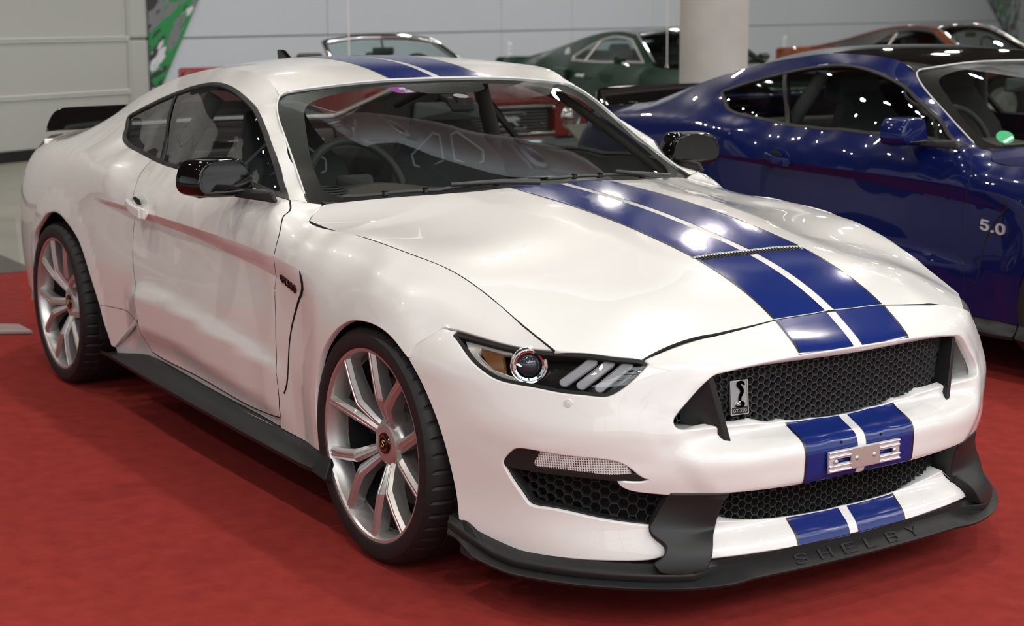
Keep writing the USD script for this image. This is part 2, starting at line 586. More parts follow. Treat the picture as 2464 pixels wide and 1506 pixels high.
# ------------------------------------------------------------------ the hall
noisy('carpet', (.24, .027, .022), (.30, .036, .030), 14, .95, 5, bump=.35, bscale=900, specular_ior_level=.08)
noisy('concrete', (.26, .26, .225), (.33, .33, .285), 1.6, .45, 6)
noisy('dark_mat', (.085, .08, .07), (.11, .105, .09), 9, .8)
noisy('column', (.42, .42, .40), (.53, .53, .50), 2.4, .75, 6, bump=.15, bscale=40)
plain('wall_panel', (.56, .60, .66), .42)
plain('wall_gap', (.06, .06, .065), .8)
plain('gate', (.44, .45, .435), .5)
plain('rail_white', (.70, .71, .70), .4)
plain('skirting', (.006, .006, .007), .5)
plain('duct', (.74, .86, .94), .5)
plain('plate_white', (.90, .92, .95), .4)
plain('dark_print', (.04, .04, .05), .5)
plain('acrylic_base', (.40, .30, .29), .35)
plain('truss', (.10, .10, .10), .6)
mat('camo', {'t': ('texture_coordinate', {}), 'm0': ('mapping', {'rotation': (0.0, 0.0, -2.024)}), 'm1': ('mapping', {'rotation': (0.0, 0.61, 0.0)}), 'mp': ('mapping', {'scale': (.8, 1.0, 2.6)}),
             'n1': ('noise_texture', {'scale': 1.5, 'detail': 5, 'roughness': .55}), 'n2': ('noise_texture', {'scale': 1.7, 'detail': 5, 'roughness': .6}), 'of': ('mapping', {'location': (7.3, 2.1, 4.7), 'scale': (.8, 1.0, 2.6)}),
             'r1': ('rgb_ramp', {'interpolate': False, 'ramp': [(0, (.035, .035, .04)), (.43, (.19, .20, .215)), (.50, (.02, .25, .07)), (.60, (.035, .035, .04))]}),
             'r2': ('rgb_ramp', {'interpolate': False, 'ramp': [(0, (0, 0, 0)), (.58, (1, 1, 1))]}), 'mx': ('mix', {'color2': (.66, .66, .72)}), 'p': ('principled_bsdf', {'roughness': .5})},
    [('t.object', 'm0.vector'), ('m0.vector', 'm1.vector'), ('m1.vector', 'mp.vector'), ('m1.vector', 'of.vector'), ('mp.vector', 'n1.vector'), ('of.vector', 'n2.vector'), ('n1.fac', 'r1.fac'), ('n2.fac', 'r2.fac'), ('r2.color', 'mx.fac'), ('r1.color', 'mx.color1'), ('mx.color', 'p.base_color')])
mat('lamp_face', {'e': ('emission', {'color': (1, .95, .88), 'strength': 14.0})}, surface='e.emission')
glassy('acrylic', (.94, .93, .93), 1.16)

floor = put('floor', box((-45, -30, -.12), (30, 50, -.005), 0), 'concrete', kind='structure')
carpet = thing('carpet', 'red exhibition carpet laid in strips under the parked cars', 'carpet')
for x0, x1 in ((-5.80, -4.67), (-4.667, -.668), (-.665, 3.33)):
    put('carpet_strip', box((x0, -4.4, -.005), (x1, 9, 0), .0015), 'carpet', carpet)
put('floor_mat', box((-8.6, -9, -.005), (-5.83, -.06, .002), .002), 'dark_mat', label='dark grey floor mat beside the red carpet, behind the white car', category='mat')

W0 = np.array([-13.2, 1.9, 0])
WD = nrm(np.array([-.438, .899, 0]))
WN = np.array([WD[1], -WD[0], 0])


def wall_box(t0, t1, z0, z1, d0=0.0, d1=.03, bevel=.004):
    """A block on the wall: t along it, z up, d out from its face."""
    T = np.eye(4)
    T[:3, 0], T[:3, 1], T[:3, 2], T[:3, 3] = WD, -WN, (0, 0, 1), W0
    return moved(box((t0, -d1, z0), (t1, -d0, z1), bevel), T)


wall = put('wall_back', wall_box(-8, 48, 0, 7.3, -.25, -.002, 0), 'wall_gap', kind='structure')
ts = [2.185, 5.60, 10.05, 12.34, 15.45, 19.0, 22.26, 26.6, 31.06, 35.5, 40, 44, 48]
for a, b in zip(ts[:-1], ts[1:]):
    for z0, z1 in ((.11, 1.235), (1.25, 3.6), (3.615, 7.2)):
        put('wall_panel', wall_box(a + .008, b - .008, z0, z1, 0, .022), 'wall_panel', wall)
for z0, z1 in ((.11, 1.235), (1.25, 3.6), (3.615, 7.2)):
    put('wall_panel', wall_box(1.875, 2.177, z0, z1, 0, .05, .02), 'gate', wall)
put('baseboard_back', wall_box(-8, 48, 0, .105, 0, .03), 'skirting', kind='structure')
gate = thing('door_1', None, None, kind='structure')
for z0, z1 in ((.115, .648), (.682, 1.235), (1.275, 1.84), (1.88, 2.45), (2.49, 3.1), (3.14, 3.8)):
    put('door_panel', wall_box(-7, 1.85, z0, z1, 0, .035, .006), 'gate', gate)
for z in (.665, 1.255, 1.86, 2.47, 3.12):
    for dz in (-.014, .014):
        put('door_rail', wall_box(-7, 1.85, z + dz - .010, z + dz + .008, .02, .058, .005), 'rail_white', gate)
put('door_post', wall_box(1.845, 1.880, 0.1, 7.2, 0, .06, .01), 'gate', gate)


def wall_poly(pts, d0, d1):
    T = np.eye(4)
    T[:3, 0], T[:3, 1], T[:3, 2], T[:3, 3] = WD, (0, 0, 1), WN * 1, W0 + WN * d0
    return extrude(Polygon(pts), d1 - d0, T)


put('banner', wall_poly([(2.166, .50), (2.19, 3.4), (3.90, 3.4), (3.036, 1.684), (2.378, .735), (2.29, .50)], .06, .07), 'camo', label='tapering camouflage banner in green, white and black beside the grey gate', category='banner')
put('banner', wall_poly([(41.9, .40), (42.578, .40), (42.58, 3.4), (36.6, 3.4), (38.734, 1.87), (41.0, .85)], .06, .07), 'camo', label='camouflage banner in green and white at the far right end of the wall', category='banner')
for t, z0, z1, w, lb in ((10.275, .80, 1.075, .085, 'small white wall plate with dark marks, between the convertible and the green fastback'), (22.0, .68, 1.02, .17, 'small white wall plate beside the tail of the orange car')):
    p = thing('wall_plate', lb, 'wall plate', group=None)
    put('plate', wall_box(t - w / 2, t + w / 2, z0, z1, .024, .045, .004), 'plate_white', p)
    for f in (.25, .5, .72):
        zc = z0 + (z1 - z0) * f
        put('plate_mark', wall_box(t - w * .16, t + w * .16, zc - .018, zc + .018, .046, .049, .001), 'dark_print', p)

col = thing('column', 'round concrete column standing between the blue coupe and the green fastback', 'column', (-6.98, 6.226, 0))
put('shaft', lathe([(.292, 0), (.292, 7.3)], 64, 60) if False else moved(lathe([(.292, 0), (.292, 7.3)], 64, 60), mat4(rotm(90, (1, 0, 0)))), 'column', col)
put('column_foot', moved(lathe([(.302, 0), (.302, .10), (.292, .105)], 64), mat4(rotm(90, (1, 0, 0)))), 'skirting', col)

plain('roof_dark', (.055, .045, .038), .9)
put('ceiling', box((-45, -30, 7.3), (30, 50, 7.45), 0), 'roof_dark', kind='structure')

# air duct with jet nozzles under the roof (it mirrors in the windscreens)
da, db = np.array([-2.79, .25, 5.25]), np.array([-5.6, 12.0, 5.25])
dd = nrm(db - da)
duct = thing('air_duct', 'long round grey air duct with jet nozzles under the hall roof', 'air duct')
put('end_cap', moved(lathe([(0, .05), (.20, .04), (.30, 0), (.30, -.03)], 40), frame4(da, np.cross(-dd, [0, 0, 1]), -dd)), 'duct', duct)
put('duct_tube', tube([da, (da + db) / 2, db], .29, 40), 'duct', duct)
dd = nrm(db - da)
for k in range(6):
    c = da + dd * (1.25 + 1.96 * k)
    ax = nrm(np.array([.30, -.10, -.95]))
    T = np.eye(4)
    T[:3, 1] = ax
    T[:3, 0] = nrm(np.cross(ax, dd))
    T[:3, 2] = np.cross(T[:3, 0], ax)
    T[:3, 3] = c
    put('jet_nozzle', moved(lathe([(.20, .20), (.20, .292), (.175, .305), (.14, .305), (.115, .36), (.09, .37), (.075, .32), (.0, .30)], 40), T), 'duct', duct)
for y in (-8, -3, 2, 7, 12, 17):
    tr = thing('roof_truss', 'dark steel roof truss carrying the hall lamps', 'truss', group='trusses under the roof')
    for dz, dx in ((0, -.2), (0, .2), (.42, 0)):
        put('chord', tube([(-22, y, 6.72 + dz), (14, y, 6.72 + dz)], .05, 8), 'truss', tr)
lampm = lathe([(.02, .16), (.12, .15), (.24, .02), (.235, 0.0), (.225, .012)], 28)
for k, (x, y, z) in enumerate(LAMPS):
    h = thing('hall_lamp', 'round bell-shaped hall lamp hanging under the roof', 'lamp', (x, y, z + .03), group='lamps under the hall roof')
    put('lamp_shade', moved(lampm, mat4(rotm(90, (1, 0, 0)))), 'truss', h)
    put('lamp_stem', tube([(0, 0, .14), (0, 0, .55)], .015, 6), 'truss', h)

for nm, n_, f in (('window_1', 12, lambda t, z: (14.6, -20 + 44 * t, z)), ('window_2', 11, lambda t, z: (-24 + 40 * t, -21.4, z))):  # the first frames the added front light, out of view
    w = thing(nm, None, None, kind='structure')
    for k in range(n_):
        a = f(k / (n_ - 1), 4)
        put('mullion', box((a[0] - .05, a[1] - .05, .0), (a[0] + .05, a[1] + .05, 7.25), .01), 'truss', w)
    for z in (.9, 2.9, 5.0, 7.15):
        a, b = f(0, z), f(1, z)
        put('transom', box((min(a[0], b[0]) - .05, min(a[1], b[1]) - .05, z - .04), (max(a[0], b[0]) + .05, max(a[1], b[1]) + .05, z + .04), .01), 'truss', w)

for k, (x, y) in enumerate(ADDED_ROOF_LIGHTS):
    w = thing(f'window_{k + 3}', None, None, kind='structure')  # frames made up to go with the added roof lights
    for a in (-3.05, -1, 1, 3.05):
        put('added_glazing_bar', box((x + a - .04, y - 3.05, 7.18), (x + a + .04, y + 3.05, 7.24), .01), 'truss', w)
        put('added_glazing_bar', box((x - 3.05, y + a - .04, 7.18), (x + 3.05, y + a + .04, 7.24), .01), 'truss', w)

# clear sign holder at the left edge
st = thing('sign_holder', 'clear acrylic floor sign holder with a flat base at the left edge of the carpet', 'sign holder')
bp_ = np.array([[-4.02, -.98], [-3.86, -.715], [-4.10, -.80], [-4.30, -1.02]])
put('base', extrude(Polygon([(-3.84, -.70), (-4.06, -.70), (-4.42, -1.15), (-4.10, -1.15)]), .012, mat4(t=(0, 0, .0042))), 'acrylic_base', st)
put('acrylic_sheet', hullpts([(-3.88, -.71, .015), (-3.885, -.715, .015), (-4.02, -.70, .55), (-4.025, -.705, .55), (-4.33, -1.15, .015), (-4.335, -1.155, .015), (-4.47, -1.14, .55), (-4.475, -1.145, .55)]), 'acrylic', st)


# ------------------------------------------------------------------ the body surfaces of the pony coupe
# car space: x forward from the front axle, y to the car's left, z up; s = |y|
def side_extra(X, uv):
    """Pressed features of the flank: the character line's step and the ridge low on the door."""
    x, z = X[:, 0], X[:, 2]
    zc = np.polyval([-.0176, -.082, -.1381, .7344], x)
    amp = np.interp(x, [-2.25, -1.9, -1.5, -1.0, -.6, -.42, -.30], [0, .026, .031, .027, .020, .013, 0])
    wid = np.interp(x, [-2.25, -1.7, -1.3, -1.05, -.4], [.016, .036, .042, .055, .075])
    t = (zc - z) / wid
    dec = np.clip((zc - wid - z) / .27, 0, 1)
    inset = amp * np.clip(t, 0, 1) * (1 - dec * dec * (3 - 2 * dec))
    zr = np.interp(x, [-1.95, -1.75, -1.5, -.58], [.46, .50, .505, .425])
    ar = np.interp(x, [-1.97, -1.80, -1.2, -.7, -.50], [0, .026, .024, .018, 0])
    q = (z - zr)
    ridge = ar * np.where(q > 0, np.exp(-(q / .035) ** 2), np.where(q > -.10, 1.0, np.exp(-((q + .10) / .06) ** 2)))
    flare = 0
    for cx, cz, r in ((.005, .335, .36), (-2.655, .345, .385)):
        d = np.hypot(x - cx, z - cz) - r
        flare = flare + .009 * np.clip(1 - np.clip(d, 0, 1) / .085, 0, 1) ** .8
    Y = X.copy()
    Y[:, 1] += ridge - inset + flare
    return Y


SIDE_FIRM = [
    # taken over from neighbours: wing top, bonnet line, door front, side window, roof line
    (-0.570, 0.815, 0.900), (-0.420, 0.815, 0.888), (-0.222, 0.810, 0.887), (0.037, 0.795, 0.865), (0.194, 0.777, 0.843), (0.365, 0.762, 0.793), (0.484, 0.750, 0.745), (0.617, 0.733, 0.692),
    (-.68, .758, .942), (-.64, .775, .925), (-.690, .820, .951), (-.647, .850, .920), (-.645, .865, .911), (-.614, .895, .866), (-.616, .913, .806), (-.601, .922, .742), (-.609, .922, .629), (-.618, .917, .518), (-.622, .912, .399), (-.623, .905, .287),
    (.49, .80, .694), (.40, .842, .703), (.345, .862, .711), (.29, .880, .708),
    (-.888, .765, 1.054), (-1.025, .728, 1.118), (-1.155, .700, 1.188), (-1.285, .680, 1.231), (-1.426, .667, 1.264), (-1.563, .660, 1.279), (-1.693, .657, 1.275), (-1.822, .657, 1.260), (-1.979, .660, 1.233), (-2.143, .668, 1.198), (-2.270, .678, 1.166), (-2.364, .695, 1.136), (-2.396, .703, 1.120),
    (-2.346, .735, 1.081), (-2.291, .768, 1.048), (-2.262, .775, 1.033), (-2.191, .782, 1.017), (-2.065, .790, 1.005), (-1.900, .800, .989), (-1.745, .808, .979), (-1.556, .815, .975), (-1.257, .822, .973), (-.985, .825, .973), (-.830, .823, .960),
    (-.74, .738, .975), (-.86, .707, 1.045), (-1.02, .66, 1.145), (-1.20, .605, 1.252), (-1.251, .600, 1.280), (-1.326, .597, 1.305), (-1.55, .59, 1.322), (-1.75, .59, 1.324), (-1.956, .60, 1.300), (-2.093, .60, 1.281), (-2.241, .60, 1.254), (-2.39, .60, 1.222), (-2.547, .60, 1.185), (-2.7, .595, 1.145), (-2.85, .59, 1.10), (-3.05, .60, 1.04), (-3.3, .62, 1.002),
]
SIDE_SOFT = [
    (.15, .905, .768), (.16, .855, .806), (.30, .85, .748), (.42, .815, .728), (.0, .925, .75), (.0, .908, .795), (.0, .865, .838), (-.3, .93, .75), (-.3, .908, .815), (-.3, .865, .862), (-.45, .925, .78), (-.46, .893, .85), (-.46, .857, .872),
    (.02, .936, .70), (.15, .934, .675), (.26, .93, .64), (.31, .918, .60), (.36, .905, .52), (.39, .893, .42), (.41, .882, .28), (-.12, .936, .68), (-.22, .938, .61), (-.285, .935, .48), (-.32, .925, .34), (-.34, .915, .25), (-.45, .928, .62), (-.48, .922, .48), (-.5, .908, .30),
    (-2.5, .76, 1.045), (-2.52, .71, 1.09), (-2.53, .655, 1.14), (-2.8, .73, 1.040), (-2.8, .67, 1.075), (-3.05, .75, 1.0), (-3.05, .68, 1.018), (-3.3, .69, .990), (-2.65, .745, 1.042), (-2.66, .69, 1.083), (-2.92, .74, 1.020), (-2.92, .675, 1.046), (-3.18, .72, .995), (-3.18, .655, 1.012),
    (-1.2, .775, 1.07), (-1.6, .765, 1.10), (-2.0, .75, 1.10),
]
HX = [-3.5, -3.3, -3.05, -2.8, -2.5, -2.2, -2.05]
HAUNCH = {'zc': (.962, .972, .980, .986, .987, .966, .957), 'sc': (.66, .748, .806, .836, .868, .888, .893), .90: (.745, .820, .868, .892, .903, .904, .901), .80: (.795, .862, .900, .914, .916, .911, .911), .71: (.817, .877, .912, .922, .921, .914, .912),
          .58: (.824, .880, .914, None, None, .917, .911), .45: (.82, .877, .910, None, None, .913, .907), .33: (.80, .865, .900, None, None, .908, .903)}
for x in np.arange(-3.5, -2.04, .1):
    val = {k: float(PchipInterpolator([p for p, q in zip(HX, v) if q], [q for q in v if q])(x)) for k, v in HAUNCH.items()}
    for k, s in val.items():
        if isinstance(k, float) and not (k < .65 and -2.98 < x < -2.28 + (.2 if k < .5 else 0)):
            SIDE_SOFT.append((x, s, k))
    SIDE_SOFT += [(x, (val[.90] + val['sc']) / 2 + .006, .94), (x, val['sc'], val['zc'])]
    if x > -3.35:
        SIDE_SOFT.append((x, val['sc'] - .045, val['zc'] + .018))
for x in (-.75, -.9, -1.05, -1.2, -1.35, -1.5, -1.65, -1.8, -1.95):
    for z, s in ((.94, .863), (.91, .884), (.88, .897), (.84, .909), (.80, .914), (.72, .915), (.62, .913), (.5, .907), (.38, .900), (.27, .893)):
        t = (x + .75) / -1.2
        SIDE_SOFT.append((x, s - .008 * t * min(1, max(0, (z - .80) / .1)) - .004 * t + .003 * (1 - t), z - (.02 * (1 - t) * (z > .86) if x > -.85 else 0)))
CREASE_X = np.linspace(-2.25, -.30, 60)


SIDE = Field(SIDE_FIRM + SIDE_SOFT, 'plane', tilt=25, smooth=np.r_[np.full(len(SIDE_FIRM), 5e-4), np.array([8e-3 if q[0] < -1.98 else 2e-3 for q in SIDE_SOFT])], extra=side_extra)

FRONT_PTS = []
for z, row in {
    # height: (x, s) down each level from the centre line to the wheel arch
    .752: [(.822, 0), (.818, .2), (.80, .36), (.765, .50), (.73, .58), (.62, .68), (.45, .76), (.30, .80)],
    .712: [(.882, 0), (.876, .2), (.848, .38), (.80, .515), (.757, .60), (.645, .695), (.48, .79), (.32, .866)],
    .672: [(.931, 0), (.920, .2), (.886, .39), (.838, .52), (.782, .60), (.70, .68), (.575, .77), (.42, .85), (.29, .905)],
    .64: [(.938, 0), (.925, .2), (.890, .40), (.850, .52), (.795, .605), (.715, .69), (.59, .785), (.44, .865), (.30, .917)],
    .57: [(.91, 0), (.90, .2), (.876, .42), (.856, .53), (.815, .605), (.745, .695), (.625, .79), (.48, .865), (.335, .912)],
    .50: [(.882, 0), (.878, .2), (.868, .42), (.866, .54), (.826, .62), (.758, .705), (.645, .795), (.50, .865), (.36, .905)],
    .482: [(.872, 0), (.867, .2), (.866, .40), (.87, .53), (.826, .62), (.758, .705), (.645, .795), (.50, .865), (.37, .903)],
    .452: [(.935, 0), (.930, .2), (.908, .42), (.876, .54), (.826, .62), (.755, .705), (.645, .795), (.50, .862), (.38, .90)],
    .43: [(.948, 0), (.944, .2), (.920, .42), (.880, .54), (.824, .62), (.752, .705), (.64, .79), (.50, .86), (.385, .898)],
    .385: [(.951, 0), (.946, .2), (.918, .42), (.876, .54), (.815, .63), (.74, .71), (.63, .79), (.50, .855), (.39, .893)],
    .338: [(.944, 0), (.939, .2), (.908, .42), (.862, .54), (.80, .63), (.72, .71), (.615, .79), (.50, .848), (.395, .888)],
    .28: [(.90, 0), (.895, .2), (.88, .42), (.85, .54), (.79, .63), (.71, .71), (.61, .785), (.50, .842), (.40, .882)],
    .233: [(.895, 0), (.890, .2), (.875, .42), (.86, .54), (.80, .63), (.72, .71), (.615, .785), (.50, .84), (.41, .878)],
    .20: [(.932, 0), (.926, .2), (.91, .42), (.875, .54), (.81, .63), (.73, .71), (.62, .785), (.505, .838), (.415, .874)],
    .168: [(.944, 0), (.939, .2), (.918, .42), (.88, .54), (.815, .63), (.735, .71), (.62, .785), (.505, .835), (.42, .870)],
}.items():
    a, b = np.array(row).T[::-1]
    FRONT_PTS += [(x, s, z) for x, s in row] + [(float(PchipInterpolator(a, b)(q)), q, z) for q in (.1, .3, .47)]


def front_extra(X, uv):
    """The grille frame and the beam below it stand a little proud of the corners beside them."""
    a, v = np.abs(uv[:, 0]), uv[:, 1]
    edge = np.interp(v, [.335, .352, .374, .415, .467, .524, .563, .607, .655, .70], [.39, .405, .424, .448, .474, .495, .488, .458, .412, .36])
    k = np.clip((edge + .03 - a) / .06, 0, 1)
    k = k * k * (3 - 2 * k) * np.clip((.69 - v) / .06, 0, 1) * np.clip((v - .325) / .02, 0, 1)
    Y = X.copy()
    Y[:, 0] += .008 * k
    return Y


FRONT = Field(FRONT_PTS, 'polar', xc=-.2, sym=True, smooth=6e-4, vs=2.2, extra=front_extra)

HOOD_PTS = [
    (-.43, 0, .983), (-.415, .195, .979), (-.47, .40, .968), (-.56, .58, .952), (-.62, .70, .938), (-.645, .735, .932),
    (-0.570, 0.815, 0.900), (-0.420, 0.815, 0.888), (-0.222, 0.810, 0.887), (0.037, 0.795, 0.865), (0.194, 0.777, 0.843), (0.365, 0.762, 0.793), (0.484, 0.750, 0.745), (0.617, 0.733, 0.692),
    (-.1, 0, .957), (-.1, .2, .955), (-.1, .42, .933), (-.1, .62, .902),
    (.2, 0, .921), (.2, .2, .920), (.2, .40, .900), (.2, .60, .872),
    (.40, 0, .886), (.40, .2, .886), (.40, .40, .860), (.40, .58, .826),
    (.513, 0, .863), (.513, .2, .863), (.513, .40, .833), (.513, .58, .790),
    (.66, 0, .822), (.66, .2, .819), (.66, .38, .797), (.66, .54, .757), (.655, .65, .712),
    (.75, 0, .787), (.75, .2, .784), (.745, .38, .762), (.73, .53, .716),
    (.83, 0, .749), (.827, .195, .746), (.80, .40, .722), (.776, .575, .676), (.70, .65, .688),
    (.87, 0, .722), (.866, .2, .718), (.84, .42, .690),
]


def hood_extra(X, uv):
    """The power dome: a shallow valley on each side between the dome and the wing's crest."""
    x, s = uv[:, 0], np.abs(uv[:, 1])
    sd, sc = np.interp(x, [-.45, .5], [.38, .26]), np.interp(x, [-.6, 0, .36, .62], [.815, .795, .762, .733])
    t = np.clip((s - sd) / (sc - sd), 0, 1)
    Y = X.copy()
    Y[:, 2] -= .015 * np.sin(np.pi * t ** .8) ** 1.3 * np.interp(x, [-.6, -.3, .35, .62], [0, 1, 1, 0])
    return Y


HOOD = Field(HOOD_PTS, 'top', sym=True, smooth=6e-3, extra=hood_extra)

ROOF_PTS = [
    (-1.175, 0, 1.296), (-1.176, .195, 1.295), (-1.18, .40, 1.282), (-1.187, .60, 1.254),
    (-1.326, .597, 1.305), (-1.55, .59, 1.322), (-1.75, .59, 1.324), (-1.956, .60, 1.300), (-2.241, .60, 1.254), (-2.39, .60, 1.222), (-2.547, .60, 1.185), (-2.85, .59, 1.10), (-3.05, .60, 1.04),
    (-1.36, 0, 1.331), (-1.36, .3, 1.326), (-1.55, 0, 1.350), (-1.55, .3, 1.346), (-1.8, 0, 1.358), (-1.8, .3, 1.352), (-2.05, 0, 1.346), (-2.05, .3, 1.338),
    (-2.3, 0, 1.312), (-2.3, .3, 1.303), (-2.6, 0, 1.232), (-2.6, .3, 1.222), (-2.9, 0, 1.128), (-2.9, .3, 1.118), (-3.1, 0, 1.05), (-3.1, .3, 1.045),
    (-3.3, 0, 1.012), (-3.3, .3, 1.010), (-3.3, .62, 1.002), (-3.5, 0, 1.0), (-3.5, .3, .995), (-3.5, .64, .966), (-3.65, 0, .985), (-3.65, .3, .978),
]
ROOF = Field(ROOF_PTS, 'top', sym=True, smooth=3e-3)

WS_PTS = [
    (-.36, 0, .935), (-.365, .195, .932), (-.43, .40, .925), (-.53, .58, .918), (-.60, .68, .912), (-.682, .758, .94), (-.62, .75, .905),
    (-1.175, 0, 1.294), (-1.176, .195, 1.293), (-1.18, .40, 1.280), (-1.187, .60, 1.252),
    (-.78, 0, 1.130), (-.785, .2, 1.127), (-.80, .40, 1.113), (-.86, .60, 1.083), (-.86, .707, 1.045), (-1.02, .66, 1.145),
    (-.58, 0, 1.040), (-.62, .4, 1.022), (-.98, 0, 1.216), (-.99, .4, 1.204),
    (-1.3, 0, 1.33), (-1.3, .5, 1.31),
]
WSCR = Field(WS_PTS, 'top', sym=True, smooth=3e-4)

MESH = Field([(x, s, z) for z, c in ((.18, .868), (.33, .866), (.47, .862), (.58, .868), (.70, .874)) for x, s in ((c, 0), (c - .006, .2), (c - .034, .40), (c - .085, .50), (c - .15, .62), (c - .22, .74))], 'polar', xc=-.2, sym=True, smooth=1e-3)

REAR_PTS = []
for z, row in {
    .985: [(-3.66, 0), (-3.655, .3), (-3.60, .5), (-3.52, .635), (-3.35, .72)],
    .88: [(-3.72, 0), (-3.71, .3), (-3.65, .5), (-3.56, .68), (-3.42, .79), (-3.3, .833)],
    .70: [(-3.76, 0), (-3.745, .3), (-3.69, .5), (-3.6, .70), (-3.47, .825), (-3.3, .874)],
    .50: [(-3.82, 0), (-3.80, .3), (-3.73, .52), (-3.62, .72), (-3.48, .825), (-3.3, .878)],
    .30: [(-3.78, 0), (-3.77, .3), (-3.70, .52), (-3.6, .70), (-3.46, .81), (-3.3, .86)],
}.items():
    REAR_PTS += [(x, s, z) for x, s in row]
REAR = Field(REAR_PTS, 'polar', xc=-2.8, sgn=-1, sym=True, smooth=1e-4)
